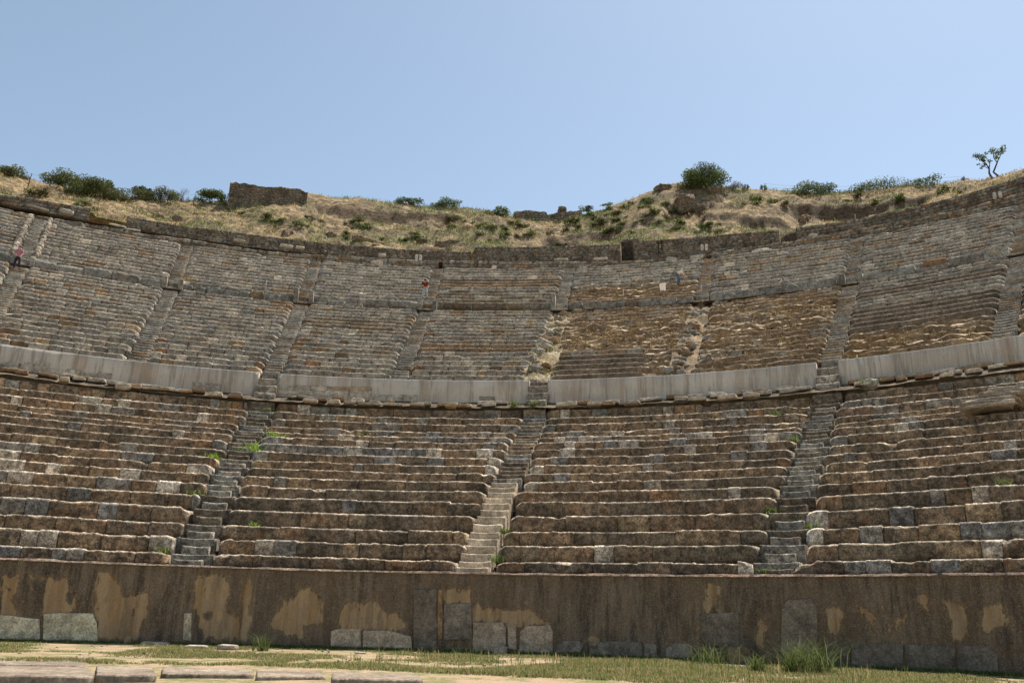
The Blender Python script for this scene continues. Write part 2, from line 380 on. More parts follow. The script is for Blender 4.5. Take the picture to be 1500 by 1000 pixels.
# ------------------------------------------------------------------ ground
def make_ground():
    mb = MB()
    rr = np.array([0, 6, 10, 13, 15, 16.5, 18, 19.5, 21, 22.5, 24, 25.2, 26, 26.6, 27.0, 27.6]); ph = np.linspace(-math.pi, math.pi, 161)
    z = np.where(rr < 16.5, -.4*(1-np.clip(rr/16.5, 0, 1)**2), 0.); z[-1] = .06; z[-2] = .04
    P = pol(ph[:, None], rr[None], np.broadcast_to(z, (161, len(rr))))
    P[..., 2] += .035*fbm(P, .6, 3, 3)*(rr > 1)
    mb.grid(P, (.3, .22, .13), 0., flip=True)
    structure(mb.build('ground', M_GROUND))
    # the plain behind the camera, far below nothing: one wide sheet so that the ground reaches the horizon
    mb = MB(); g = np.linspace(-900, 900, 37); X, Y = np.meshgrid(g, g, indexing='ij')
    mb.grid(np.stack([X, Y, np.full_like(X, -1.2)], -1), (.3, .24, .14)); structure(mb.build('terrain', M_HILL))
make_ground()

# ------------------------------------------------------------------ podium wall
def px_poly(pts, r): return np.array([(at(x, y, r)[0]*r, at(x, y, r)[1]) for x, y in pts])

def poly_sd(Pt, poly):
    """signed distance (negative inside)"""
    d = np.full(len(Pt), 1e9); ins = np.zeros(len(Pt), bool)
    for i in range(len(poly)):
        a = poly[i]; b = poly[(i+1) % len(poly)]; e = b-a; v = Pt-a
        t = np.clip((v@e)/(e@e+1e-12), 0, 1); d = np.minimum(d, np.linalg.norm(v-t[:, None]*e, axis=1))
        c = (a[1] <= Pt[:, 1]) != (b[1] <= Pt[:, 1])
        xi = a[0]+(Pt[:, 1]-a[1])*(b[0]-a[0])/(b[1]-a[1]+1e-12); ins ^= c & (Pt[:, 0] < xi)
    return np.where(ins, -d, d)

ORANGE = [[(0, 842), (24, 842), (26, 858), (18, 880), (26, 905), (0, 905)], [(40, 835), (58, 842), (95, 848), (112, 870), (118, 895), (70, 905), (62, 900), (55, 868), (42, 852)],
 [(145, 830), (165, 845), (180, 872), (215, 870), (213, 900), (203, 936), (145, 936), (138, 890)], [(286, 840), (330, 840), (336, 868), (330, 893), (356, 905), (352, 936), (300, 935), (290, 905), (283, 870)],
 [(352, 882), (362, 846), (370, 850), (368, 880), (360, 902)], [(352, 900), (366, 905), (360, 936), (350, 936)], [(400, 905), (415, 885), (440, 865), (455, 858), (470, 880), (472, 908), (446, 915), (444, 936), (430, 930), (395, 916)],
 [(492, 902), (505, 890), (530, 878), (552, 886), (580, 900), (594, 916), (590, 922), (500, 922)], [(705, 912), (735, 895), (775, 893), (802, 912), (780, 917)], [(858, 932), (880, 934), (878, 941), (855, 940)],
 [(1035, 852), (1053, 858), (1055, 897), (1033, 895)], [(1110, 892), (1119, 902), (1125, 925), (1118, 946), (1106, 940), (1106, 915)], [(1212, 895), (1230, 886), (1240, 905), (1235, 930), (1215, 925)],
 [(1254, 885), (1270, 892), (1284, 906), (1272, 906), (1258, 898)], [(1310, 905), (1330, 900), (1330, 912), (1315, 913)], [(1340, 875), (1360, 872), (1365, 905), (1350, 890)], [(1382, 880), (1420, 885), (1418, 930), (1396, 938), (1386, 900)], [(1435, 892), (1470, 886), (1480, 915), (1440, 928)],
 [(640, 863), (690, 863), (690, 884), (650, 884), (648, 935), (641, 935)], [(690, 885), (760, 895), (760, 915), (692, 912)]]
HOLES = [[(44, 850), (66, 850), (64, 896), (50, 886)], [(98, 868), (105, 868), (103, 884), (96, 880)], [(168, 846), (212, 846), (210, 862), (196, 872), (180, 868)], [(298, 898), (310, 896), (312, 904), (300, 905)]]
def make_podium():
    t = thing('podium_wall', 'long weathered plaster wall with orange patches at the foot of the lowest seats', 'wall', pol(rad(8), RA, 0.))
    ph = np.linspace(PH_L[0]-.18, rad(63), 1700); nz = 54
    zs = np.concatenate([np.linspace(-.25, ZA-.09, nz-6), [ZA-.06, ZA-.03, ZA-.005, ZA, ZA, ZA-.01]])
    off = np.concatenate([np.zeros(nz-6), [-.015, -.005, .02, .06, .2, .75]])
    PHI, Zg = np.meshgrid(ph, zs, indexing='ij'); Rg = RA+off[None]+0*PHI
    P = pol(PHI, Rg, Zg); Rg = Rg-.022*fbm(P, 1.6, 4, 2)*(off < .05)-.01*fbm(P, 9, 2, 4)*(off < .05)
    top = (np.arange(nz) >= nz-7)[None]; Zg = Zg+top*(.045*fbm(P, 1.2, 4, 8, .65)); Rg = Rg+top*.05*fbm(P, 2.5, 3, 9)*(off < .3)
    P = pol(PHI, Rg, Zg)
    pt = np.stack([(PHI*RA).ravel(), Zg.ravel()], 1); m = .15*sstep(.2, .5, pt[:, 1])*sstep(2., 1.5, pt[:, 1])+.14*sstep(.3, .7, fbm(np.stack([pt[:, 0], pt[:, 1]*.5, 0*pt[:, 0]], 1), .45, 3, 66)+.35)
    for pl in ORANGE:
        q = px_poly(pl, RA); near = (pt[:, 0] > q[:, 0].min()-.5) & (pt[:, 0] < q[:, 0].max()+.5)
        m[near] = np.maximum(m[near], np.clip(.5-poly_sd(pt[near], q)/.45, 0, .8))
    for pl in HOLES:
        q = px_poly(pl, RA); near = (pt[:, 0] > q[:, 0].min()-.5) & (pt[:, 0] < q[:, 0].max()+.5)
        m[near] = np.minimum(m[near], np.clip(.5+poly_sd(pt[near], q)/.28, 0, 1))
    m[pt[:, 1] > ZA-.2] = 0
    mb = MB(); mb.grid(P, (.1, .08, .06), m, flip=False); mb.build('plaster_face', M_POD, t)
    mb = MB(); ii = zs > ZA-.05; Q = P[:, ii].copy(); Q[..., 2] += .012; Q[:, 0, 2] -= .02
    cap = Q.copy(); cap[:, 0] = pol(ph, RA-.035, ZA-.055); cap[:, 0, 2] += .02*fbm(cap[:, 0], 2, 3, 5); cap[:, :3, :2] *= (1-.0012*(1+fbm(cap[:, :3], 3, 3, 6)))[..., None]
    mb.grid(cap, (.20, .145, .11), .6); mb.build('coping', M_STONE, t)
    slabs = [[(-40, 903), (0, 900), (58, 906), (58, 937), (-40, 934)], [(64, 899), (84, 897), (136, 898), (142, 912), (143, 941), (62, 939)], [(270, 898), (281, 898), (280, 938), (268, 937)],
     [(485, 924), (496, 920), (528, 921), (530, 958), (485, 955)], [(532, 923), (572, 923), (602, 932), (604, 958), (532, 958)], [(606, 864), (640, 862), (640, 958), (606, 958)], [(642, 863), (649, 863), (648, 936), (641, 936)],
     [(651, 884), (691, 883), (692, 936), (651, 937)], [(693, 911), (735, 911), (741, 918), (741, 960), (693, 960)], [(744, 917), (756, 915), (757, 952), (745, 950)], [(762, 925), (770, 917), (806, 915), (810, 925), (810, 963), (760, 961)],
     [(816, 945), (828, 938), (850, 938), (855, 944), (850, 955), (815, 955)], [(864, 941), (895, 939), (940, 940), (942, 975), (862, 968)], [(944, 941), (962, 944), (964, 978), (944, 976)], [(976, 950), (985, 942), (1012, 942), (1016, 968), (976, 968)],
     [(1026, 898), (1083, 896), (1084, 948), (1034, 944), (1026, 930)], [(1146, 890), (1154, 878), (1190, 877), (1198, 890), (1199, 965), (1144, 965)], [(1206, 942), (1240, 938), (1246, 945), (1246, 1010), (1206, 1010)],
     [(1248, 945), (1256, 941), (1320, 941), (1324, 946), (1322, 1010), (1248, 1010)], [(1327, 944), (1400, 946), (1402, 1015), (1327, 1015)], [(1405, 952), (1414, 945), (1450, 946), (1462, 960), (1463, 1015), (1405, 1015)]]
    scol = [PALE[1]*1.5, PALE[0]*1.4, PALE[1]*1.4, PALE[1]*1.15, PALE[1]*1.05, GREY[3]*.75, TAN[1]*.9, GREY[1]*.9, PALE[1]*1.0, PALE[0]*1.0, PALE[1]*.95, BLUE[0]*1.1, GREY[1]*.85, GREY[1]*.8, GREY[1]*.9, GREY[3]*.8, GREY[3]*.8, GREY[3]*.6, GREY[3]*.8, GREY[3]*.75, GREY[1]*.75]
    for pl, c in zip(slabs, scol):
        q = px_poly(pl, RA-.02); mb = MB(); cen = q.mean(0)
        # subdivide the outline and build a shallow dressed slab
        out = []
        for i in range(len(q)):
            a, b = q[i], q[(i+1) % len(q)]; n = max(2, int(np.linalg.norm(b-a)/.1))
            out += [a+(b-a)*k/n for k in range(n)]
        out = np.array(out); o3 = np.stack([out[:, 0], out[:, 1], 0*out[:, 0]], 1); out = out+.018*np.stack([fbm(o3, 3, 3, 1), fbm(o3, 3, 3, 2)], 1)
        rings = []
        for sc_, dr in ((1., .03), (1., -.025), (.97, -.034), (.7, -.036), (.35, -.035), (.03, -.036)):
            e = cen+(out-cen)*sc_; X = pol(e[:, 0]/RA, RA-.012+dr, e[:, 1]); X[:, :2] *= (1-.0004*fbm(X, 4, 3, 3))[:, None]; rings.append(X)
        mb.grid(np.stack(rings, 1), np.clip(np.asarray(c)*np.array([1.18, 1.06, .95]), 0, .66), .04, wrap_u=True); mb.build('facing_slab', M_MARBLE, t)
make_podium()

# ------------------------------------------------------------------ lower tier
def style_lower(k, j):
    def f(phi):
        u = rng.random()
        band = (8 <= k <= 14) if j in (1, 2) else False
        if band and k in (9, 10, 11, 12, 13) and u < .40: return (('blue', rng.uniform(.5, 1.0)) if rng.random() < .72 else ('pale', rng.uniform(.4, .9)))
        if k == 10 and j == 1 and u < .8: return ('blue', rng.uniform(.7, 1.05))
        if k >= 13 and u < .30: return ('grey', rng.uniform(.5, 1.2))
        if j == 0 and k < 8 and u < .16: return ('pale', rng.uniform(.5, .9)) if rng.random() < .75 else ('blue', rng.uniform(.5, .9))
        if u < (.10 if j in (0, 3) else .26): return ('mortar', rng.uniform(.6, 2.6))
        if u < .30: return ('blue', rng.uniform(.4, .8))
        if u < .345: return ('pale', rng.uniform(.4, .7))
        if u < .46: return ('tan', rng.uniform(.5, 1.2))
        return ('weath', rng.uniform(.7, 1.6) if j in (0, 3) else rng.uniform(.8, 2.2))
    return f
LOW_LABEL = ['lowest seat rows of brown blocks left of the grassy stairway', 'lowest seat rows of brown blocks between the grassy stairway and the cream stair boards',
             'lowest seat rows of brown blocks right of the cream stair boards', 'lowest seat rows of brown blocks right of the rightmost low stairway']
ZT_L = [2.36]+L_Z; RT_L = L_R+[43.6]
def ero_low(phi, r):
    e = np.zeros_like(phi)
    e += sstep(1.6, .2, np.abs(phi*r-PH_L[3]*r+1.2))*sstep(37, 40, r)*.55
    return e
for j in range(4):
    t = thing('seating_block', LOW_LABEL[j], 'seating', pol((PH_L[j]+PH_L[j+1])/2 if j else rad(-18), 27.7, 2.38), 'seating blocks of the lowest tier')
    for k in range(17):
        mb = MB(); seat_row(mb, L_R[k], RT_L[k+1], ZT_L[k], ZT_L[k+1], PH_L[j] if j else rad(-40), PH_L[j+1] if j < 3 else rad(62), .56 if j else 0, .56 if j < 3 else 0, style_lower(k, j), .075 if k < 9 else .1, ero_low if j in (2, 3) else None, 1)
        mb.build('seat_row', M_STONE, t)

def walkway(name, r0, r1, z, pa, pb, amp=.04, col=(.16, .12, .08), n=400, rise=0.):
    mb = MB(); ph = np.linspace(pa, pb, n); rr = np.linspace(r0, r1, 6); P = pol(ph[:, None], rr[None], np.full((n, 6), z)+rise*((rr-r0)/(r1-r0))[None]); P[..., 2] += amp*fbm(P, 1.2, 3, 77)
    mb.grid(P, col, .3, flip=True); structure(mb.build(name, M_STONE))
walkway('walkway', 42.9, 44.6, 11.55, rad(-42), rad(61), .1, (.12, .09, .06), 500, .75)
walkway('walkway', 45.0, 45.6, 13.3, rad(-42), rad(61))
walkway('walkway', 59.7, 61.7, 23.17, rad(-43), rad(61))

def stair_bed(t, phi, rs, zs, hw):
    """the earth and rubble the steps are bedded on"""
    mb = MB(); rr = np.linspace(rs[0], rs[-1], 90); zz = np.interp(rr, rs, zs); ww = np.linspace(-hw, hw, 9); R2, W2 = np.meshgrid(rr, ww, indexing='ij'); P = pol(phi+W2/R2, R2, zz[:, None]+0*W2); P[..., 2] += .1*fbm(P, 1.5, 3, 12)
    mb.grid(P, (.12, .092, .066), .6); mb.build('bed', M_STONE, t)
def pal(*cs): return lambda j: (pick(np.array(cs)), .35)
LS = [('weedy grey stone stairway with half-width treads climbing from the podium past bright green weeds', 1), ('narrow stairway whose lower treads are pale cream boards', 2), ('grey stone stairway rising at the right to the gap before the rightmost concrete panel', 3)]
for lab, q in LS:
    t = thing('stairway', lab, 'stairs', pol(PH_L[q], RA, ZA), 'stairways of the lowest tier')
    for k in range(17):
        r0, r1 = L_R[k]-.28, RT_L[k+1]-.28 if k < 16 else 43.0; z0, z1 = ZT_L[k], ZT_L[k+1]; dr = (r1-r0)/2; hh = (z1-z0)/2
        for s_ in range(2):
            if q == 2 and k < 7: cf = (pick(PALE)*np.array([1.12, 1.05, .95]), .0); ww = 1.02
            elif q == 2: cf = (pick(np.concatenate([GREY, WEATH]))*.85, .3); ww = 1.15
            else: cf = (pick(np.concatenate([GREY, MORTAR]))*(.95 if s_ == 0 else .8), .3); ww = .85 if s_ == 0 else 1.3
            step_block(t, 'step', r0+dr*s_, dr, z0+hh*s_, hh, PH_L[q]-(.09/r0 if q == 2 and k < 7 else 0), ww, cf, .4, .1)
    stair_bed(t, PH_L[q], [RA+.3]+L_R+[44.2, 45.3], [ZA-.5]+[z-.62 for z in ZT_L[:-1]]+[11.4, 12.9], 1.5)
    for s_ in range(3):
        step_block(t, 'step', 43.4+.42*s_, .42, 11.75+.5*s_, .36, PH_L[q], 1.05, (pick(PALE)*.6, .2), .4, .12)

# ------------------------------------------------------------------ concrete parapet panels
PAN = [('pale concrete parapet panel left of the first gap, running out of view at the left', rad(-41), PH_L[1]-.5/RB), ('pale concrete parapet panel with old block courses at its left foot', PH_L[1]+.5/RB, PH_L[2]-.5/RB),
       ('pale concrete parapet panel below the eroded brown seat rows', PH_L[2]+.5/RB, PH_L[3]-.5/RB), ('pale concrete parapet panel right of the last gap with jutting stone at its foot', PH_L[3]+.5/RB, rad(61))]
def curved_box(mb, r0, r1, z0f, z1f, pa, pb, col, mask=.2, step=.25, amp=.01, nz=5, seed=3):
    n = max(3, int((pb-pa)*r0/step)+1); ph = np.linspace(pa, pb, n); z0 = np.broadcast_to(z0f(ph) if callable(z0f) else z0f, (n,)); z1 = np.broadcast_to(z1f(ph) if callable(z1f) else z1f, (n,))
    v = np.linspace(0, 1, nz); b = .02
    rr = np.concatenate([np.full(nz, r0), [r0+b, r1-b], np.full(nz, r1)]); tt = np.concatenate([v*(1-b/2), [1, 1], (v*(1-b/2))[::-1]])
    Z = z0[:, None]+(z1-z0)[:, None]*tt[None]; P = pol(ph[:, None], rr[None]+0*Z, Z)
    P = P+amp*np.stack([fbm(P, 1.5, 3, seed), fbm(P, 1.5, 3, seed+1), fbm(P, 1.5, 3, seed+2)], -1)
    I = mb.grid(P, col, mask)
    for k in (0, -1):
        ids = [int(x) for x in I[k]]; mb.fan(ids if k == 0 else ids[::-1])
for lab, pa, pb in PAN:
    t = thing('parapet_panel', lab, 'wall', pol((pa+pb)/2, RB, ZB0), 'concrete parapet panels')
    mb = MB(); curved_box(mb, RB, RB+.42, ZB0-.9, ZB1, pa, pb, (.4, .37, .33), .0, .25, .02); mb.build('concrete_face', M_CONC, t)
    PAN_T = t
    def course(x0, x1, y0, y1, n, c=PALE[1]*1.25):
        (a, zt), (b, _) = at(x0, y0, RB), at(x1, y0, RB); zb = at((x0+x1)/2, y1, RB)[1]; e = np.linspace(a, b, n+1)
        for i in range(n):
            zt_i = at(x0+(x1-x0)*(i+.5)/n, y0, RB)[1]; mb = MB(); curved_box(mb, RB-.03, RB+.1, zb, zt_i, e[i]+.012/RB, e[i+1]-.012/RB, c*rng.uniform(.8, 1.1), .1, .2, .006); mb.build('stone_block', M_MARBLE, t)
    if pa == PAN[1][1]: course(407, 480, 564.5, 571, 3); course(407, 545, 572.5, 580, 4); course(480, 545, 566.5, 572, 2, TAN[1]*1.2); course(545, 612, 578, 587, 3); course(702, 725, 580.5, 587, 1, PALE[1])
    if pa == PAN[0][1]: course(-20, 75, 531, 543, 4); course(75, 120, 541, 549, 2); course(122, 165, 546, 553, 2); course(281, 325, 561, 571, 1, PALE[1]*1.05)

# ------------------------------------------------------------------ middle and upper tiers
MID = ['a', 'b', 'c', 'd', 'e', 'f', 'g', 'h', 'i', 'j']
def ero_mid(phi, r):
    a = phi; k = (r-44.95)/.862
    e = sstep(PH['f']+.004, PH['f']+.02, a)*(.95)*sstep(PH['h']+.005, PH['h']-.005, a)
    sm = sstep(PH['f']+.01, PH['f']+.03, a)*sstep(rad(15.2), rad(14.2), a)*(k < 5.5)
    e = e*(1-.9*sm)
    e = e*(1-.6*sstep(rad(20), rad(21), a)*((k < 3) | ((k > 5) & (k < 7.5)) | (k > 14.5)))
    e = e*(1-.55*sstep(rad(8.5), rad(9.5), a)*sstep(rad(16.5), rad(15.5), a)*(k > 13))
    e = e+sstep(PH['h']-.005, PH['h']+.005, a)*.9*(k < 4.2)
    return e
def style_mid(k, j):
    def f(phi):
        u = rng.random()
        if phi > PH['h']:
            if 4 <= k <= 9: return ('slab', rng.uniform(2, 4))
            if k < 4: return ('brown', rng.uniform(.6, 1.6))
            return ('slab', rng.uniform(1.5, 3)) if k in (13, 14) else ('grey', rng.uniform(.6, 1.5))
        if phi > PH['f']:
            if k < 5 and phi < rad(15): return ('slab', rng.uniform(2, 4))
            return ('brown', rng.uniform(.6, 1.8)) if u < .75 else ('grey', rng.uniform(.5, 1.1))
        if j == 4 and k in (6, 7): return ('brown', rng.uniform(.7, 1.6))
        if j == 3 and k in (11, 12, 13) and u < .7: return ('mortar', rng.uniform(1, 2.5))
        if u < .05: return ('tan', rng.uniform(.5, .9))
        if u < .15: return ('blue', rng.uniform(.5, 1.0))
        if u < .17: return ('pale', rng.uniform(.5, .9))
        if u < .26: return ('brown', rng.uniform(.5, 1.1))
        return ('grey', rng.uniform(.55, 1.35))
    return f
MID_LABEL = ['middle-tier grey seat rows at the left edge, below and left of the standing person', 'middle-tier grey seat rows right of the standing person, above the leftmost panel',
 'middle-tier grey seat rows just left of the first gap in the concrete panels', 'middle-tier grey seat rows just right of the first gap, mortar rows near their top',
 'middle-tier grey seat rows just left of the straw-covered ruined stair', 'middle-tier eroded rows with dark slab steps at their foot',
 'middle-tier eroded brown rows with dry grass left of the last concrete gap', 'middle-tier dark smooth restored rows above a rubble strip at the right', 'middle-tier seat rows running out of view at the right edge']
ZT_M = [13.36]+M_Z; RT_M = M_R+[60.7]
for j in range(9):
    pa, pb = PH[MID[j]], PH[MID[j+1]]
    t = thing('seating_block', MID_LABEL[j], 'seating', pol((pa+pb)/2, M_R[0], 13.36), 'seating blocks of the middle tier')
    for k in range(N2):
        mb = MB(); hw = .44
        seat_row(mb, M_R[k], RT_M[k+1], ZT_M[k], ZT_M[k+1], pa, pb, hw+(.25 if MID[j] in 'fg' else 0), hw, style_mid(k, j), .13, ero_mid if j >= 5 else None, 2)
        mb.build('seat_row', M_SEAT, t)
    if j >= 5: # earth bed under the eroded rows
        mb = MB(); ph = np.linspace(pa, pb, 60); rr = np.linspace(44.7, 60.6, 24); zz = 13.1+(rr-44.95)/.862*(23.15-13.36)/N2+.1
        P = pol(ph[:, None], rr[None], zz[None]+0*ph[:, None]); P[..., 2] += .28*fbm(P, .7, 4, 41); cm = sstep(-.1, .3, fbm(P, .6, 3, 43))[..., None]
        mb.grid(P, np.array([.20, .14, .085])*(1-cm)+np.array([.36, .26, .14])*cm, .3, flip=True); mb.build('earth_bed', M_STONE, t)

def ero_up(phi, r):
    k = (r-61.5)/.72
    e = sstep(PH['f']+.004, PH['f']+.01, phi)*sstep(PH['g']+.01, PH['g']-.005, phi)*((k > .5) & (k < 5.5))*.75
    return e
def style_up(k, j):
    def f(phi):
        u = rng.random()
        if j == 4 and k in (6, 7): return ('brown', rng.uniform(1.5, 3))
        if j == 4 and k == 8: return ('slab', rng.uniform(2, 3))
        if j == 5 and k < 5: return ('brown', rng.uniform(.7, 1.5))
        if j == 4 and k < 5 and u < .5: return ('mortar', rng.uniform(1, 2))
        if u < .03: return ('pale', rng.uniform(.5, 1.))
        if u < .22: return ('blue', rng.uniform(.6, 1.2))
        if u < .30: return ('brown', rng.uniform(.6, 1.3))
        return ('grey', rng.uniform(.6, 1.6))
    return f
UP_LABEL = ['highest-tier grey seat rows left of the long smooth stair flanked by pale kerbs', 'highest-tier grey seat rows right of the smooth stair flanked by pale kerbs', 'highest-tier grey seat rows left of the upright slab pair near the first gap',
 'highest-tier grey seat rows left of the stooping person in the maroon top', 'highest-tier seat rows with a smooth brown band across them', 'highest-tier rows where the person in white shirt bends over',
 'highest-tier dense grey rows right of the person in the white shirt', 'highest-tier dense grey rows above pale cracked upright slabs', 'highest-tier seat rows running out of view at the right edge']
ZT_U = [24.0]+U_Z; RT_U = U_R+[71.0]
for j in range(9):
    pa, pb = PH[MID[j]], PH[MID[j+1]]
    t = thing('seating_block', UP_LABEL[j], 'seating', pol((pa+pb)/2, U_R[0], 24.), 'seating blocks of the highest tier')
    for k in range(N3):
        mb = MB(); seat_row(mb, U_R[k], RT_U[k+1], ZT_U[k], ZT_U[k+1], pa, pb, .4, .4, style_up(k, j), .16, ero_up if j == 5 else None, 3)
        mb.build('seat_row', M_SEAT, t)

# stairs of the two upper tiers
MS_LABEL = {'a': 'middle-tier stairway beyond the left edge', 'b': 'middle-tier stairway under the standing person at the left edge', 'c': 'brown-stepped middle-tier stairway that ends above the leftmost concrete panel', 'd': 'middle-tier stairway rising from the gap at the left of the block courses',
 'e': 'middle-tier stairway above the second concrete panel, below the stooping person', 'h': 'rough middle-tier stairway rising from the rightmost gap beside dark restored rows', 'i': 'middle-tier stairway at the extreme right edge'}
for key, lab in MS_LABEL.items():
    if key == 'a': continue
    t = thing('stairway', lab, 'stairs', pol(PH[key], M_R[0], 13.36), 'stairways of the middle tier')
    rf = key == 'h'; stair_bed(t, PH[key], [44.7]+M_R+[60.8], [12.9]+[z-.6 for z in ZT_M[:-1]]+[22.9], 1.0)
    for k in range(N2):
        r0, r1 = M_R[k]-.25, RT_M[k+1]-.25; z0, z1 = ZT_M[k], ZT_M[k+1]; dr = (r1-r0)/2; hh = (z1-z0)/2
        for s_ in range(2):
            cf = (pick(np.concatenate([BROWN, GREY, GREY]) if not rf else np.concatenate([TAN, GREY]))*.85, .3)
            step_block(t, 'step', r0+dr*s_, dr, z0+hh*s_, hh, PH[key], 1.0*rng.uniform(.9, 1.0), cf, .45, .16)
US_LABEL = {'b': 'smooth grey highest-tier stair ramp between pale kerbs at the left', 'c': 'faint highest-tier stairway at the left above the pair of pale posts', 'd': 'narrow highest-tier stairway above the upright slab pair', 'e': 'highest-tier stairway behind the stooping person in maroon',
 'f': 'straw-strewn highest-tier stairway at the right end of the brown band', 'g': 'crumbling highest-tier stairway right of the person in white shirt', 'h': 'highest-tier stairway at the right above the broken gap of the parapet', 'i': 'highest-tier stairway at the extreme right edge'}
for key, lab in US_LABEL.items():
    t = thing('stairway', lab, 'stairs', pol(PH[key], RC, 23.2), 'stairways of the highest tier')
    step_block(t, 'step', 60.5, .35, 23.15, .3, PH[key], 1.2, (pick(GREY), .3), .4, .2); step_block(t, 'step', 60.85, .45, 23.45, .3, PH[key], 1.2, (pick(GREY), .3), .4, .2)
    for k in range(N3):
        r0, r1 = U_R[k]-.2, RT_U[k+1]-.2; z0, z1 = ZT_U[k], ZT_U[k+1]; dr = (r1-r0)/2; hh = (z1-z0)/2
        for s_ in range(2):
            c = pick(GREY)*1.1 if key == 'b' else pick(np.concatenate([GREY, BROWN])) if key not in 'fg' else pick(np.concatenate([TAN, GREY]))
            step_block(t, 'step', r0+dr*s_, dr, z0+hh*s_, hh, PH[key], .92, (c*.85, .3), .45, .17)
    if key == 'b':
        for sg in (-1, 1):
            mb = MB(); n = 44; rr = np.linspace(61.3, 70.9, n); zz = np.interp(rr, U_R, U_Z)+.1
            for q in range(0, n-1, 2):
                dphi = PH[key]+sg*.72/rr[q]; cx = pol(dphi, rr[q], zz[q]).reshape(3)
                a = rng.normal(size=3)*.0
                add = rng.uniform(.16, .28, 3)
                u_, v_ = np.meshgrid(np.linspace(0, 2*math.pi, 8, endpoint=False), np.linspace(-1.4, 1.4, 5), indexing='ij')
                X = np.stack([np.cos(u_)*np.cos(v_)*add[0], np.sin(u_)*np.cos(v_)*add[1], np.sin(v_)*add[2]], -1)+cx
                X = X+.06*np.stack([fbm(X, 3, 2, 1), fbm(X, 3, 2, 2), fbm(X, 3, 2, 3)], -1); mb.grid(X, pick(PALE)*.68, .1, wrap_u=True)
            mb.build('kerb', M_STONE, t)

# ruined stairs: straw and rubble ramps
def lump(mb, c, size, col, rot=None, seed=0, mask=.2, n=9, box=.55, lim=1.):
    """angular stone: rounded superellipsoid with fractured noise"""
    u_, v_ = np.meshgrid(np.linspace(0, 2*math.pi, n*2, endpoint=False), np.linspace(-math.pi/2, math.pi/2, n), indexing='ij')
    sp = lambda x, e: np.sign(x)*np.abs(x)**e
    X = np.stack([sp(np.cos(v_), box)*sp(np.cos(u_), box), sp(np.cos(v_), box)*sp(np.sin(u_), box), sp(np.sin(v_), box)], -1)*np.asarray(size)
    a = rot or 0; X = np.stack([X[..., 0]*math.cos(a)-X[..., 1]*math.sin(a), X[..., 0]*math.sin(a)+X[..., 1]*math.cos(a), X[..., 2]], -1)+np.asarray(c)
    s = min(size); fr = 1.6/max(size); m_ = sorted(size)[1]
    X = X+lim*np.array([.42*m_, .42*m_, .5*s])*np.stack([fbm(X, fr, 4, 1+seed, .6), fbm(X, fr, 4, 2+seed, .6), fbm(X, fr, 4, 3+seed, .6)], -1)
    mb.grid(X, col, mask, wrap_u=True)
def ruin_stair(key, lab, half, straw):
    t = thing('ruined_stairway', lab, 'stairs', pol(PH[key], M_R[0], 13.36))
    mb = MB(); nr, nw = 150, 22; rr = np.linspace(44.6, 60.8, nr); ww = np.linspace(-half-.1, half+.3, nw)
    zz = np.interp(rr, [44.6, 60.6], [13.45, 23.2]); rr[0] = rr[1] = 44.62; zz[0] = 11.5; R2, W2 = np.meshgrid(rr, ww, indexing='ij'); P = pol(PH[key]+W2/R2, R2, zz[:, None]+0*W2)
    P[..., 2] += .5*fbm(P, .9, 5, 61, .65)+.3*np.round(3*fbm(P, 1.1, 2, 63))/3; m = sstep(-.25, .25, fbm(P, 1.1, 3, 65))[..., None]
    m2 = sstep(.05, .3, fbm(P, 1.6, 3, 67))[..., None]
    C = np.array([.33, .245, .135])*(1-m) if key == 'f' else np.array([.22, .155, .09])*(1-m); C = C+np.array(straw)*m; C = C*(1-.7*m2)+.7*m2*np.array([.15, .115, .08])
    mb.grid(P, C, .1, flip=False); mb.build('rubble_bed', M_SEAT, t)
    if key == 'f':
        mb = MB(); curved_box(mb, 44.5, 44.95, 11.6, 13.38, PH[key]-.75/RB, PH[key]+.75/RB, (.14, .11, .08), .5, .1, .03); mb.build('threshold', M_STONE, t)
    for q in range(55):
        r = rng.uniform(44.9, 60.2); wv = rng.uniform(-half*.9, half*.9); c = pol(PH[key]+wv/r, r, np.interp(r, [44.6, 60.6], [13.45, 23.2])+rng.uniform(-.05, .12)).reshape(3)
        mb = MB(); sz = rng.uniform(.14, .42)
        lump(mb, c, (sz, sz*rng.uniform(.6, .9), sz*rng.uniform(.35, .6)), pick(np.concatenate([PALE*.8, TAN, GREY]) if key == 'f' else np.concatenate([BROWN, GREY, TAN])), rng.uniform(0, 6), q, .15, 9, .3, 1.2); mb.build('fallen_stone', M_MARBLE, t)
ruin_stair('f', 'ruined stairway buried under pale rubble and straw above the middle concrete gap', .72, (.36, .30, .20))
ruin_stair('g', 'ruined rubble stairway in the middle of the eroded rows', .5, (.26, .19, .115))

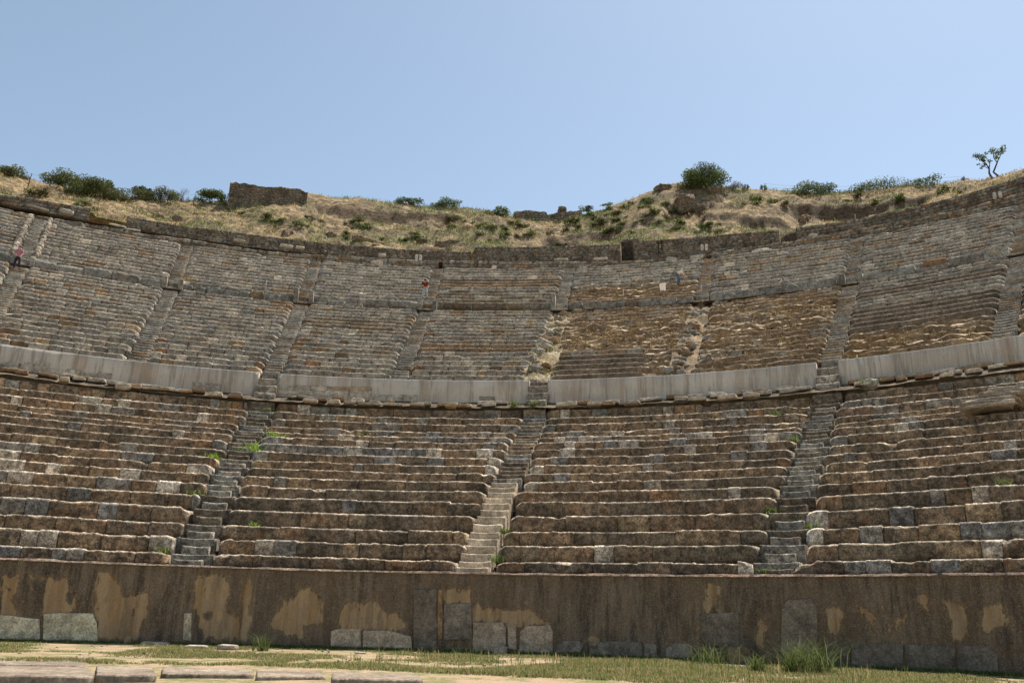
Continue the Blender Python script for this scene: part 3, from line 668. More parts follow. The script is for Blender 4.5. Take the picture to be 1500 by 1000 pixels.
# ------------------------------------------------------------------ upper parapet (orthostat slabs) between tiers two and three
par_h = {0: .95, 1: 1.05, 2: .95, 3: .75, 4: .45, 5: .95, 6: 1.0, 7: 1.05, 8: 1.0}
PAR_LABEL = ['stone parapet of upright slabs left of the standing person', 'stone parapet of big cracked slabs right of the standing person', 'stone parapet of patched masonry between the two slab-post pairs at the left', 'low stone parapet above mortar rows, left of the stooping person',
 'very low stone parapet under the brown band, right of the stooping person', 'stone parapet of narrow slabs below the person in white shirt', 'stone parapet of patched masonry left of the right-hand broken gap', 'stone parapet of pale cracked orthostats right of the last visible stair', 'stone parapet running out of view at the right edge']
for j in range(9):
    pa, pb = PH[MID[j]]+.62/RC, PH[MID[j+1]]-.62/RC
    t = thing('stone_parapet', PAR_LABEL[j], 'wall', pol((pa+pb)/2, RC, 23.2), 'stone parapets under the highest tier')
    s = pa*RC
    while s < pb*RC-.2:
        L = rng.uniform(.7, 1.5) if j not in (1, 7, 8) else rng.uniform(1.2, 2.2); e = min(s+L, pb*RC)
        if pb*RC-e < .3: e = pb*RC
        mb = MB(); zt = 23.2+par_h[j]+rng.uniform(-.12, .1)
        if rng.random() < .12: zt -= .25
        c = pick(np.concatenate([GREY, BROWN, GREY*.85])) if j not in (1, 7, 8) else pick(np.concatenate([GREY*1.1, PALE*.62]))
        f0 = rng.uniform(-.04, .04); curved_box(mb, RC+f0, RC+.34+f0, 23.0, lambda p, zt=zt: zt+.08*fbm(pol(p, RC, 0*p), 1.5, 3, 9), s/RC+.012/RC, e/RC-.012/RC, c, .4, .18, .05, 5, int(rng.integers(99))); mb.build('upright_slab', M_SEAT, t); s = e
    for ph, sg in ((pa, 1), (pb, -1)):
        key = MID[j] if sg == 1 else MID[j+1]
        if key in 'bcdefh' and not (key == 'f' and sg == 1) and not (key == 'e' and sg == 1 and False):
            hgt = {'b': 1.2, 'c': 1.35, 'd': 1.5, 'e': 1.25, 'f': 1.75, 'h': 1.2}[key]*(1. if sg == -1 else .92)
            mb = MB(); curved_box(mb, RC-.28, RC+.4, 22.9, 23.2+hgt, ph-(.22 if sg == 1 else .12)/RC, ph+(.12 if sg == 1 else .22)/RC, pick(PALE)*.62 if key in 'cd' else pick(GREY)*.8, .2, .1, .05, 5, int(rng.integers(99))); mb.build('end_post', M_SEAT, t)

# ------------------------------------------------------------------ back walls
def block_wall(name, lab, group, r, th, z0, ztop, pa, pb, ch=.28, bl=(.35, .8), cols=None, step=.14, amp=.05, topn=.06):
    """masonry wall: one face mesh in which courses of stones stand proud of their joints"""
    t = thing(name, lab, 'wall', pol((pa+pb)/2, r, float(np.mean(z0(np.array([(pa+pb)/2]))) if callable(z0) else z0)), group)
    cols = cols if cols is not None else np.concatenate([GREY, WEATH, BROWN])
    n = max(6, int((pb-pa)*r/step)); ph = np.linspace(pa, pb, n); zt = ztop(ph); zb = z0(ph) if callable(z0) else np.full(n, z0)
    hmax = float((zt-zb).max()); nc = max(2, int(round(hmax/ch))); sub = 4
    v = np.linspace(0, 1, nc*sub+1); Z = zb[:, None]+(zt-zb)[:, None]*v[None]
    s = (ph-pa)*r; C = np.zeros((n, len(v), 3)); proud = np.zeros((n, len(v)))
    for c in range(nc):
        x = rng.uniform(-.4, 0); jj = []
        idx = np.zeros(n, int); ed = np.zeros(n); cl = []
        q = 0; edges = [x]
        while x < s[-1]+1: x += rng.uniform(*bl); edges.append(x)
        edges = np.array(edges); idx = np.clip(np.searchsorted(edges, s)-1, 0, len(edges)-2)
        ed = np.minimum(s-edges[idx], edges[idx+1]-s); cl = np.array([pick(cols) for _ in edges]); pr = rng.uniform(-.02, .04, len(edges))
        for k in range(sub):
            i = c*sub+k; C[:, i] = cl[idx]; ve = min(k, sub-k)/sub*ch
            proud[:, i] = np.where(np.minimum(ed, ve+.001) < .035, -.05, pr[idx])
            C[:, i] = np.where((np.minimum(ed, ve+.001) < .035)[:, None], np.array([.10, .082, .062]), C[:, i])
    C[:, -1] = C[:, -2]
    P = pol(ph[:, None], r-proud, Z); d = amp*fbm(P, 1.6, 4, 15, .6); P = pol(ph[:, None], r-proud-d, Z)
    P[:, -1, 2] += .10*fbm(P[:, -1], 2.2, 4, 19, .65)+topn*fbm(P[:, -1], .8, 4, 23, .6); P[:, -2, 2] += .05*fbm(P[:, -2], 2.2, 3, 19)
    top = pol(ph[:, None], (r+np.array([.12, th*.6, th]))[None]+0*Z[:, :3], zt[:, None]+np.array([.01, .0, -.04])[None]+.09*fbm(pol(ph[:, None], (r+np.array([.12, th*.6, th]))[None], zt[:, None]), 2.2, 4, 19, .65)+topn*fbm(P[:, -1:], .8, 4, 23, .6)*np.array([1, 1.3, .6]))
    back = pol(ph[:, None], np.full((n, 1), r+th), zb[:, None]-.1)
    P = np.concatenate([P, top, back], 1); C = np.concatenate([C, np.repeat(C[:, -1:], 4, 1)*1.1], 1)
    mb = MB(); I = mb.grid(P, C, .6)
    for k in (0, -1):
        ids = [int(x) for x in I[k]]; mb.fan(ids if k == 0 else ids[::-1])
    mb.build('masonry', M_STONE, t); return t
def zline(pts, r):
    a = np.array([at(x, y, r) for x, y in pts]); a = a[np.argsort(a[:, 0])]
    return lambda ph: np.interp(ph, a[:, 0], a[:, 1])
phx = lambda x, y, r: at(x, y, r)[0]
D_TOP = [(-60, 285), (0, 304), (66, 318), (165, 333), (210, 342), (279, 351), (399, 369), (512, 375), (600, 381), (700, 382), (830, 383), (930, 382), (1030, 374), (1080, 364), (1143, 356), (1254, 335), (1338, 322), (1473, 289), (1560, 262)]
zD = zline(D_TOP, RD)
E_TOP = [(-80, 262), (0, 284), (60, 293), (130, 305), (210, 321), (261, 330), (330, 338), (399, 347), (500, 358), (590, 365), (689, 369), (695, 361), (907, 357), (928, 353), (1030, 346), (1100, 340), (1140, 337), (1254, 321), (1338, 303), (1400, 288), (1473, 267), (1580, 232)]
zE = zline(E_TOP, RE)
gE = 'upper back wall pieces'
dB = lambda ph: np.full_like(ph, 31.0)
gc = np.concatenate([GREY*1.05, WEATH*.95, GREY*.9])
block_wall('retaining_wall', 'dark lower back wall behind the highest seats, left part with stone slabs on top', 'lower back wall pieces', RD, .5, dB, zD, rad(-42), PH['e'], .38, (.6, 1.4), gc*.95, .16)
block_wall('retaining_wall', 'dark lower back wall behind the highest seats, middle part left of the white shirt', 'lower back wall pieces', RD, .5, dB, zD, PH['e']+.005, PH['g']-.004, .34, (.4, 1.), gc*.85, .16)
block_wall('retaining_wall', 'dark lower back wall behind the highest seats, right part climbing beside the hill', 'lower back wall pieces', RD, .5, dB, zD, PH['g']+.002, rad(60), .34, (.35, .8), gc, .16)
eB = lambda ph: zE(ph)-3.2
block_wall('back_wall', 'upper back wall stretch at the left edge under straw-coloured grass', gE, RE, .6, eB, zE, rad(-42), phx(133, 305, RE), .3, (.4, .9), gc*.9, .16)
block_wall('back_wall', 'long upper back wall of small grey stones from the earth spill to the middle step', gE, RE, .6, eB, zE, phx(186, 320, RE), phx(690, 369, RE), .2, (.25, .55), gc*.95, .12)
block_wall('back_wall', 'upper back wall stretch left of the dark breach', gE, RE, .6, eB, zE, phx(695, 361, RE), phx(909, 357, RE), .22, (.3, .6), gc*.9, .12)
tw = block_wall('back_wall', 'upper back wall stretch right of the dark breach with two dark slots', gE, RE, .6, eB, zE, phx(927, 354, RE), phx(1141, 337, RE), .22, (.3, .6), gc*.9, .12)
for x in (964, 969):
    a, zt = at(x, 352, RE-.07); mb = MB(); curved_box(mb, RE-.075, RE+.1, at(x, 371 if x == 964 else 367, RE-.07)[1], zt, a-.055/RE, a+.055/RE, (.02, .018, .015), 0., .05, .0); mb.build('slot', M_STONE, tw)
block_wall('back_wall', 'upper back wall stretch at the right, climbing past the small tree', gE, RE, .6, eB, zE, phx(1166, 335, RE), rad(60), .3, (.3, .8), gc*.9, .14)
walkway('ledge', 71.4, 73.7, 32.25, rad(-34), rad(4), .15, (.19, .15, .10))
def ledge():
    mb = MB(); ph = np.linspace(rad(-43), rad(60), 600); rr = np.array([71.2, 71.6, 72.2, 72.8, 73.3, 73.7]); P = pol(ph[:, None], rr[None], (zD(ph)-.08)[:, None]+np.array([0, .05, .1, .2, .3, .4])[None]); P[..., 2] += .12*fbm(P, 1., 3, 7)
    mb.grid(P, (.2, .155, .10), .3, flip=True); structure(mb.build('ledge', M_STONE))
ledge()

# ------------------------------------------------------------------ hill above the theatre
RS = 92.
SKY = [(-120, 225), (-40, 238), (0, 248), (25, 256), (45, 264), (75, 270), (130, 281), (200, 290), (300, 296), (335, 294), (450, 283), (480, 288), (530, 291), (580, 298), (640, 302), (690, 304), (720, 309), (752, 316), (800, 319), (850, 315), (890, 304), (925, 291), (955, 279), (975, 271), (1000, 267), (1040, 270), (1065, 275), (1130, 278), (1200, 284), (1240, 282), (1330, 272), (1430, 267), (1473, 262), (1600, 238)]
zS = zline(SKY, RS)
def hill_z(ph, r):
    e = np.minimum(zE(ph)-.25, 36.6+8*np.maximum(0, np.abs(ph)-.5)); s = zS(ph); t = np.clip((r-RE-.3)/(RS-RE-.3), 0, 1)
    P = pol(ph, r, 0*ph+0*r)
    z = e+(s-e)*t**1.05+fbm(P, .22, 4, 201, .55)*1.0*t*(1-t)*4.2+fbm(P, .62, 4, 205, .62)*.62*np.minimum(1, t*6)*np.where(t > .9, .4, 1)
    # earthen banks: short steep drops in the slope
    for x, y, dx, dt, a in BANKS:
        pc = phx(x, y, 82); wx = sstep(dx, dx*.6, np.abs(ph-pc)*82)
        z = z-a*wx*sstep(dt+.075, dt+.015, t)*sstep(0, dt*.8, t)
    # the dark breach and the earth gully
    for x, dx, a in ((918, .75, 3.2), (1153, .8, 1.5), (160, 1.5, .3)):
        pc = phx(x, 355, RE); z = z-a*sstep(dx+.25, dx-.1, np.abs(ph-pc)*RE)*sstep(.14, .09, t)
    back = np.clip(r-RS, 0, None); z = np.where(r > RS, s-.02*back-.0012*back**2, z)
    return z
BANKS = [(1215, 300, 4.5, .60, 1.6), (1300, 290, 4.2, .55, 1.3), (1120, 315, 3.0, .3, 1.3), (560, 295, 9.5, .74, 1.0), (640, 355, 2.2, .12, 1.1), (525, 345, 2.5, .15, .7), (820, 338, 2.2, .3, .8), (870, 330, 3.5, .35, .8), (1000, 296, 2.4, .62, 1.2), (1050, 310, 2.5, .4, .8)]
def make_hill():
    ph = np.linspace(rad(-50), rad(64), 1000); t = np.concatenate([np.linspace(0, 1, 110), 1+np.linspace(.02, 2.4, 22)]); rr = RE+.25+(RS-RE-.25)*t
    PHI, R = np.meshgrid(ph, rr, indexing='ij'); Z = hill_z(PHI, R); P = pol(PHI, R, Z)
    slope = np.gradient(Z, axis=1)/np.gradient(R, axis=1)
    n1 = fbm(P*np.array([1, 1, .3]), .35, 4, 211); n2 = fbm(P, .9, 4, 213); n3 = fbm(P, .25, 3, 215)
    straw = np.array([.37, .265, .145]); green = np.array([.15, .165, .055]); earth = np.array([.20, .145, .09]); rock = np.array([.17, .145, .115])
    C = np.broadcast_to(straw, P.shape).copy()
    def mx(c, m): nonlocal C; C = C*(1-m[..., None])+np.asarray(c)*m[..., None]
    mx((.33, .235, .12), sstep(0, .4, n2)*.8); mx(green, sstep(-.05, .22, n1)*.8); mx((.21, .15, .095), sstep(.12, .35, fbm(P, .6, 4, 217))*.8); mx((.13, .13, .06), sstep(.2, .4, fbm(P, 1.6, 3, 219))*.7)
    cx = phx(900, 330, 85); mx(green*.9, sstep(.10, .03, np.abs(PHI-cx))*sstep(-.35, .1, n1)*.75)
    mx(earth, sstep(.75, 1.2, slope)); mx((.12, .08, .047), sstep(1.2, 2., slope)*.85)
    pc = phx(918, 355, RE); mx((.07, .052, .036), sstep(1.2, .7, np.abs(PHI-pc)*RE)*sstep(.2, .1, (R-RE)/(RS-RE)))  # shade of the breach hollow painted into the soil colour
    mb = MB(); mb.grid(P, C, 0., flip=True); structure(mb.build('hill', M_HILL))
make_hill()

def hill_hit(x, y):
    """where the sight line of a photo pixel meets the slope"""
    for r in np.arange(RE+.8, RS+1, .25):
        ph, z = at(x, y, r)
        if float(hill_z(np.array([ph]), np.array([r]))[0]) >= z: return pol(ph, r, z).reshape(3)
    ph, z = at(x, y, RS); return pol(ph, RS, z).reshape(3)
# ------------------------------------------------------------------ ruins on the hill
def ruin_block(name, lab, cat, x0, x1, top, bot, r, th, cols, group=None, amp=.16):
    zt = zline(top, r); zb0 = zline(bot, r); t = block_wall(name, lab, group, r, th, lambda p: zb0(p)-.6, zt, phx(x0, bot[0][1], r), phx(x1, bot[-1][1], r), .3, (.3, .7), cols, .12, amp, .45); t['category'] = cat; return t
ruin_block('ruined_wall', 'thick ruined wall of dark rubble masonry standing on the hill crest at the left', 'ruin', 333, 448, [(333, 268), (345, 267), (360, 270), (400, 274), (440, 277), (448, 281)], [(333, 298), (390, 304), (448, 308)], 88, 2.2, np.concatenate([WEATH*.8, GREY*.6]))
ruin_block('ruined_wall', 'low distant wall of grey blocks on the saddle of the crest', 'ruin', 752, 852, [(752, 312), (775, 308), (800, 310), (802, 314), (850, 307), (852, 309)], [(752, 322), (800, 322), (852, 320)], 91, 1.0, np.concatenate([GREY, PALE*.7]), None, .08)

def rock(lab, x, y, r, size, col=None, name='rock', cat='rock', group=None, mask=.7, rot=None, n=20, box=.5, lift=0., p=None, lim=1.):
    ph, z = at(x, y, r); c = pol(ph, r, z+lift).reshape(3) if p is None else np.asarray(p)-[0, 0, size[2]*.45]; mb = MB(); lump(mb, c, size, pick(WEATH)*.8 if col is None else col, (rng.uniform(0, 6) if rot is None else rot)-0, int(rng.integers(999)), mask, n, box, lim)
    o = mb.build(name, M_MARBLE if name == 'loose_stone' else M_STONE, None, True, c); tag(o, lab, cat, group); return o
def hz(x, y0, r): return at(x, y0, r)
rocks = [('dark rough masonry knob jutting from the slope under the large bush', 1001, 298, 86, (1.7, 1.1, 1.45)), ('low dark boulder right of the large bush', 1049, 281, 90, (1.4, 1.0, .65)), ('mossy hump at the left shoulder of the crest below the bush', 973, 275, 90, (1.1, .9, .55)),
 ('upright stump of masonry on the slope below the long ruined wall', 420, 342, 76, (.65, .5, .7)), ('stone pier in the slope above the back wall left of the middle', 485, 346, 76, (.7, .5, .6)), ('crumbled earth pier behind the wall near the upright white shards', 617, 356, 76, (.9, .6, .75)), ('broad crumbled masonry mound behind the middle of the back wall', 660, 357, 76.2, (1.9, .7, .65)),
 ('low earth mound with broken stones left of the step in the back wall', 540, 352, 76.2, (2.0, .7, .5)), ('brown hump of earth beside the breach in the back wall', 900, 351, 75.5, (.8, .6, .7)), ('dark lump beside the shaded hollow left of the breach', 806, 343, 77, (.6, .5, .6)), ('rubble knob on the slope at the left below the bare grey bush', 260, 322, 76, (.8, .5, .55)),
 ('jagged rubble pile at the end of the earth spill on the left', 233, 318, 75, (1.0, .6, .5)), ('dark rubble heap under the bank at the right', 1180, 322, 76, (1.0, .7, .6))]
rock('flat boulder on top of the distant crest wall', 823, 307.5, 91.5, (.75, .5, .26), GREY[0]*.8)
for lab, x, y, r, s in rocks:
    p_ = hill_hit(x, y); rock(lab, x, y, r, tuple(q*.85 for q in s), p=p_, lim=1.5)
# pale stones lying on the ledge and on the back walls
LEDGE = [('white broken marble lump on the ledge above the left end of the seats', 97, 311, 72.5, (.75, .4, .28)), ('dark domed stone half buried at the top of the seats on the left', 109, 333, 70.9, (1.0, .5, .55)), ('long white slab on the lower back wall, left of its twin', 172, 331, 71.3, (.95, .25, .10)), ('long white slab on the lower back wall, right of its twin', 193, 337, 71.3, (1.0, .25, .10)),
 ('pale chip on the upper back wall at the far left', 55, 305, 72.6, (1.2, .3, .12)), ('white stone behind the seats under the long ruined wall', 240, 355, 71.0, (.5, .3, .16)), ('pale pair of chips on the ledge below the ruined wall', 350, 353, 72, (.7, .3, .14)), ('white stone on the ledge left of the middle', 420, 361, 72, (.8, .3, .16)), ('white stone leaning on the ledge right of its neighbour', 440, 363, 72, (.55, .3, .15)),
 ('white shard on the wall top left of the pale posts', 560, 374, 71.3, (.5, .3, .15)), ('pale boulder on the top seats left of the pale posts', 552, 386, 70.8, (.75, .4, .28)), ('white pebble-like block above the brown band', 724, 392, 70.8, (.3, .25, .2)), ('line of white chips under the back wall left of the breach', 822, 380, 71.4, (.9, .25, .1)), ('scatter of white chips under the back wall near the breach', 880, 379, 71.4, (.9, .25, .1)),
 ('flat pale slab lying below the breach', 937, 384, 70.9, (.6, .4, .12)), ('bright white block above the person in the white shirt', 983, 381, 71.0, (.65, .4, .3)), ('pale boulder right of the bright white block', 1020, 378, 71.0, (.8, .4, .28)), ('round white boulder at the top of the right-hand dense rows', 1091, 380, 70.9, (.55, .4, .36)), ('large grey boulder beside the round white boulder', 1116, 371, 71.0, (1.2, .5, .45)),
 ('white stone lying on the ledge below the dark bank', 1191, 346, 72.4, (.5, .3, .2)), ('pale upright boulder on the orthostats at the right edge', 1449, 371, 61.3, (.9, .4, .35)), ('rusty boulder on the right-hand orthostats', 1370, 387, 61.4, (1.0, .45, .4)), ('cream slab on the parapet left of the right-hand gap', 1212, 410, 61.2, (.75, .25, .12))]
for lab, x, y, r, s in LEDGE:
    c = np.array([.46, .41, .34])*rng.uniform(.85, 1.1) if 'white' in lab else pick(PALE)*.8 if ('pale' in lab or 'cream' in lab) else np.array([.25, .15, .08]) if 'rusty' in lab else pick(GREY)*.7
    ph, z = at(x, y, r); rock(lab, x, y, r, tuple(q*.72 for q in s), c, 'loose_stone', 'stone', 'stones lying along the back walls', .1, -ph+rng.uniform(-.2, .2), 9, .35)
# flat slabs along the foot of the concrete panels
SL = [(x_, 600-.00007*(x_-720)**2-(14 if x_ < 380 else 0)*0, rng.uniform(.35, .8)) for x_ in np.arange(-20, 1500, 26)+rng.uniform(-9, 9, 59)]+[(105, 548, .75), (120, 553, .7), (180, 568, .6), (218, 566, .7), (262, 571, .8), (316, 577, .55), (345, 580, .6), (455, 588, .6), (490, 588, .5), (512, 592, .5), (535, 590, .6), (575, 593, .8), (660, 599, .5), (678, 599, .45), (716, 592, .6), (650, 592, .5), (830, 594, .9), (870, 592, .6), (892, 590, .5), (925, 590, .7), (955, 585, .9), (990, 581, .8), (1020, 579, .7), (1050, 576, .7), (1090, 575, .7), (1115, 573, .6), (1150, 568, .7), (1330, 538, 1.0), (1380, 535, .9), (1430, 526, 1.1), (1295, 549, .8), (1260, 553, .9)]
zdeb = lambda r: 11.55+.75*(r-42.9)/1.7
for i, (x, y, s) in enumerate(SL):
    if i < 59:
        r = rng.uniform(43.0, 43.7); ph = at(x, 580, r)[0]
        if min(abs(ph-q_) for q_ in PH_L)*r < 1.0: continue
    else:
        for r in np.arange(42.95, 44.15, .05):
            ph, z = at(x, y+1, r)
            if zdeb(r)+.1 >= z: break
    c = pick(np.concatenate([PALE*.85, TAN, PALE*1.05])); z = zdeb(r)+.08
    p = pol(ph, r, z).reshape(3); mb = MB(); lump(mb, p, (s*.62, .3, rng.uniform(.06, .13)), c, -ph+rng.uniform(-.12, .12), i, .2, 12, .3, .75); o = mb.build('loose_slab', M_MARBLE, None, True, p); o.rotation_euler = (rng.uniform(-.1, .1), rng.uniform(-.08, .08), 0)
    tag(o, 'flat cream stone slab lying in the row along the foot of the concrete panels', 'stone', 'loose slabs below the concrete panels')
def strata():
    ph0, z0 = at(1440, 606, 37.8); b = pol(ph0, 37.8, z0).reshape(3); t = thing('rock_outcrop', 'pale heap of bedded rock breaking through the seats at the right edge', 'rock', b)
    for q, (x, y, hw_, th_) in enumerate(((1446, 598, .9, .07), (1449, 593, .95, .08), (1455, 588, .9, .07), (1462, 583, .85, .08), (1468, 578, .8, .08), (1474, 573, .65, .07))):
        r = 38.3+.2*q; ph, z = at(x, y, r); p = pol(ph, r, z).reshape(3); mb = MB(); lump(mb, p, (hw_, .6, th_), np.array([.42, .345, .26])*rng.uniform(.85, 1.1), -ph+.05, 40+q, .3, 18, .3, 1.3); mb.build('rock_layer', M_MARBLE, t)
strata()
mbx = rock('grey round stone set in the jutting ledge under the rightmost panel', 1274, 563, 43.3, (.36, .2, .26), BLUE[2]*1.1, 'loose_stone', 'stone', None, .1)

# ------------------------------------------------------------------ foot of the podium: stones, paving
def gstone(lab, x, y, size, col, rot=0, box=.6, name='loose_stone', cat='stone', group=None, n=9, lim=.7):
    p = ground_at(x, y); p[2] = size[2]*.55; mb = MB(); lump(mb, p, size, col, rot, int(rng.integers(999)), .15, n, box, lim); q = p.copy(); q[2] = 0
    return tag(mb.build(name, M_MARBLE, None, True, q), lab, cat, group)
gstone('brown rough fieldstone standing in the grass before the podium', 187, 944, (.13, .12, .16), TAN[1], .4, .8)
gstone('long flat white stone in the grass before the podium', 227, 945, (.42, .2, .08), PALE[2], .1)
gstone('flat pale stone, middle one of three before the podium', 288, 949, (.33, .17, .06), PALE[0], -.2)
gstone('squared pale block, rightmost of three before the podium', 333, 951, (.28, .16, .09), PALE[1], .05, .35)
gstone('small upright squared grey block by the podium near the middle', 733, 959, (.19, .14, .17), PALE[1]*.8, .1, .3)
gstone('thin pale flake lying by the middle of the podium', 528, 957, (.16, .1, .03), PALE[1])
gstone('tan block half hidden by the weeds at the right', 1083, 972, (.32, .2, .3), TAN[1], 0., .5)
def slab(lab, pts, h, col, z=-.05, group='paving slabs of the orchestra edge', chan=False):
    q = np.array([ground_at(x, y, z+h) for x, y in pts]); q[:, 2] = z+h; cen = q.mean(0); out = []
    for i in range(len(q)):
        a, b = q[i], q[(i+1) % len(q)]; n = max(2, int(np.linalg.norm(b-a)/.12)); out += [a+(b-a)*k/n for k in range(n)]
    out = np.array(out); out[:, :2] += .02*np.stack([fbm(out, 2.5, 3, 1), fbm(out, 2.5, 3, 2)], 1)
    rings = []
    for sc_, dz in ((1.0, -h-.25), (1.0, -.03), (.99, -.006), (.95, .0), (.6, .004), (.3, 0), (.01, 0)):
        e = cen+(out-cen)*np.array([sc_, sc_, 1]); e[:, 2] = z+h+dz+(.012*fbm(e, 2, 3, 5) if dz > -.1 else 0); rings.append(e)
    mb = MB(); mb.grid(np.stack(rings, 1), col, .15, wrap_u=True, flip=True); b = cen.copy(); b[2] = 0
    o = mb.build('paving_slab', M_MARBLE, None, True, b); return tag(o, lab, 'paving slab', group)
PC = np.array([.36, .285, .215])
slab('worn kerb slab at the lower left corner with a broken pinkish edge', [(-60, 963), (30, 963), (128, 966), (124, 974), (-60, 971)], .06, PC)
slab('moulded marble step slab at the very bottom left', [(-70, 972), (128, 975), (139, 983), (138, 990), (-70, 987)], .03, PC*.95)
slab('narrow upright paving stone laid towards the podium at the left', [(122, 954), (147, 955), (138, 966), (117, 966)], .05, PALE[0]*.7)
slab('kerb slab second from the left at the bottom edge', [(142, 974), (222, 976), (230, 988), (142, 987)], .04, PC)
slab('kerb slab third from the left, cracked along its edge', [(240, 971), (370, 975), (372, 987), (236, 985)], .035, PC*1.05)
slab('slanting pale paving stone pointing at the spiky grass clump', [(385, 957), (409, 957), (396, 972), (372, 974)], .05, PALE[0]*.7)
slab('kerb slab at the bottom edge under the slanting paving stone', [(376, 977), (470, 979), (478, 990), (376, 989)], .035, PC*1.0)
slab('sunken kerb slab at the bottom edge left of the middle', [(486, 981), (610, 984), (620, 995), (486, 993)], .03, PC*.95)

# ------------------------------------------------------------------ vegetation
def leafcloud(mb, centers, radii, n, size, cols, elong=1.6, shell=.45):
    """n leaf-sized faces spread through clumps"""
    centers = np.asarray(centers, float); radii = np.asarray(radii, float); wts = radii.prod(1)**(2/3); wts /= wts.sum()
    k = rng.choice(len(centers), n, p=wts); d = rng.normal(size=(n, 3)); d /= np.linalg.norm(d, axis=1)[:, None]
    rad_ = rng.uniform(0, 1, n)**shell; p = centers[k]+d*radii[k]*rad_[:, None]
    a = rng.normal(size=(n, 3)); a /= np.linalg.norm(a, axis=1)[:, None]; b = np.cross(a, rng.normal(size=(n, 3))); b /= np.linalg.norm(b, axis=1)[:, None]
    s = size*rng.uniform(.6, 1.4, n)[:, None]
    V = np.stack([p-a*s*elong/2, p+b*s/2, p+a*s*elong/2, p-b*s/2], 1); clump = rng.uniform(.75, 1.25, len(centers))
    c = .95*cols[rng.integers(len(cols), size=n)]*clump[k][:, None]*rng.uniform(.75, 1.25, n)[:, None]
    o = mb.verts(V.reshape(-1, 3), np.repeat(c, 4, 0)); mb.Q.append(np.arange(n*4).reshape(n, 4)+o)
def tube(mb, pts, radii, col, ns=6):
    pts = np.asarray(pts, float); n = len(pts); T = np.gradient(pts, axis=0); T /= np.linalg.norm(T, axis=1)[:, None]+1e-9
    ref = np.array([1., 0, 0]) if abs(T[0][0]) < .8 else np.array([0, 1., 0]); A = np.cross(T, ref); A /= np.linalg.norm(A, axis=1)[:, None]+1e-9; B = np.cross(T, A)
    th = np.linspace(0, 2*math.pi, ns, endpoint=False)
    P = pts[:, None]+np.asarray(radii)[:, None, None]*(A[:, None]*np.cos(th)[None, :, None]+B[:, None]*np.sin(th)[None, :, None])
    I = mb.grid(P, col, 0., wrap_v=True); mb.fan([int(x) for x in I[0][:-1]]); mb.fan([int(x) for x in I[-1][:-1]][::-1])
DG = np.array([[.055, .075, .028], [.07, .09, .03], [.085, .10, .04], [.045, .06, .025]]); DG = DG*1.7*np.array([1.05, 1.08, .9]); LG = np.array([[.12, .15, .045], [.10, .13, .04], [.14, .16, .06]]); OLV = np.array([[.12, .115, .05], [.10, .10, .045], [.15, .13, .06]]); GREYB = np.array([[.17, .15, .13], [.13, .12, .10]])
BRIGHT = np.array([[.20, .32, .03], [.16, .27, .03], [.24, .34, .05]])
def bush(name, lab, x, y, r, w, h, cols, n=700, leaf=.16, group=None, clumps=9, cat='bush', stemh=.3, dens_top=0.):
    """x, y: photo pixel of the foot; w, h in metres"""
    ph, z = at(x, y, r); z = float(hill_z(np.array([ph]), np.array([r]))[0]) if r > RE+.3 else z; base = pol(ph, r, z-.1).reshape(3)
    t = thing(name, lab, cat, base, group)
    cs = []; rs = []; h = h*1.08; w = w*(1.1 if x > 340 else 1.25); n = int(n*(2.6 if x > 340 else 3.6)); leaf = leaf*.72
    for i in range(clumps):
        f = -1+2*(i+.5)/clumps+rng.uniform(-.25, .25); hh = rng.uniform(.15, .95)*(1-.4*f*f); cs.append(base+np.array([math.cos(ph)*f*w*.38, -math.sin(ph)*f*w*.38, h*hh*.85])+np.array([math.sin(ph), math.cos(ph), 0])*rng.uniform(-.3, .3)*w*.6)
        q = rng.uniform(.13, .26); rs.append((w*q, w*q, h*rng.uniform(.16, .3)))
    mb = MB(); leafcloud(mb, cs, rs, n, leaf, cols); mb.build('foliage', M_LEAF, t)
    mb = MB()
    for i in range(min(5, clumps)): tube(mb, [base-[0, 0, .2], base+(cs[i]-base)*.5+rng.normal(size=3)*.05, cs[i]], [.06, .04, .015], (.07, .055, .04), 5)
    mb.build('stem', M_BARK, t); return t
bush('large_bush', 'large round dark green bush alone on the crest at the right', 1027, 274, 90, 5.2, 2.7, DG, 3800, .15, None, 22)
bush('bush', 'low grey leafless bush right of the large round bush', 1072, 277, 91, 2.4, .9, GREYB, 500, .09)
bush('bush', 'broad olive bush at the top left, widest of its hedge', 105, 281, 89, 4.6, 2.3, np.concatenate([DG, OLV]), 1700, .15, None, 14)
bush('bush', 'brown-green bush right of the broad olive bush', 137, 291, 88, 4.4, 2.3, np.concatenate([OLV, DG]), 1500, .14, None, 12)
bush('bush', 'tall feathery shrub with the small tree top behind the olive bush', 155, 274, 93, 1.6, 2.6, DG, 500, .16, None, 7)
bush('bush', 'compact nearly black bush standing up on the left crest', 211, 284, 92, 1.6, 1.8, DG*.6, 650, .14, None, 8)
bush('bush', 'thin olive scrub between the feathery shrub and the black bush', 185, 296, 89, 4.0, 1.5, np.concatenate([OLV, LG]), 900, .13, None, 12)
bush('bush', 'low green scrub right of the black bush', 232, 299, 89, 3.6, 1.7, np.concatenate([LG, OLV]), 1000, .13, None, 10)
bush('bush', 'leafless grey twiggy bush on the left crest', 265, 292, 91, 1.8, 1.9, GREYB, 330, .06, None, 6)
bush('bush', 'rounded green bush just left of the ruined wall', 311, 295, 90, 3.2, 1.5, np.concatenate([DG, LG]), 1000, .14, None, 10)
bush('bush', 'straw-brown shrub at the extreme left of the crest', 12, 258, 90, 2.8, 1.6, np.concatenate([OLV, LG]), 700, .14, None, 8)
bush('bush', 'dark green thicket on the crest right of the ruined wall, left one', 598, 299, 92, 2.8, 1.0, DG, 600, .14, None, 8)
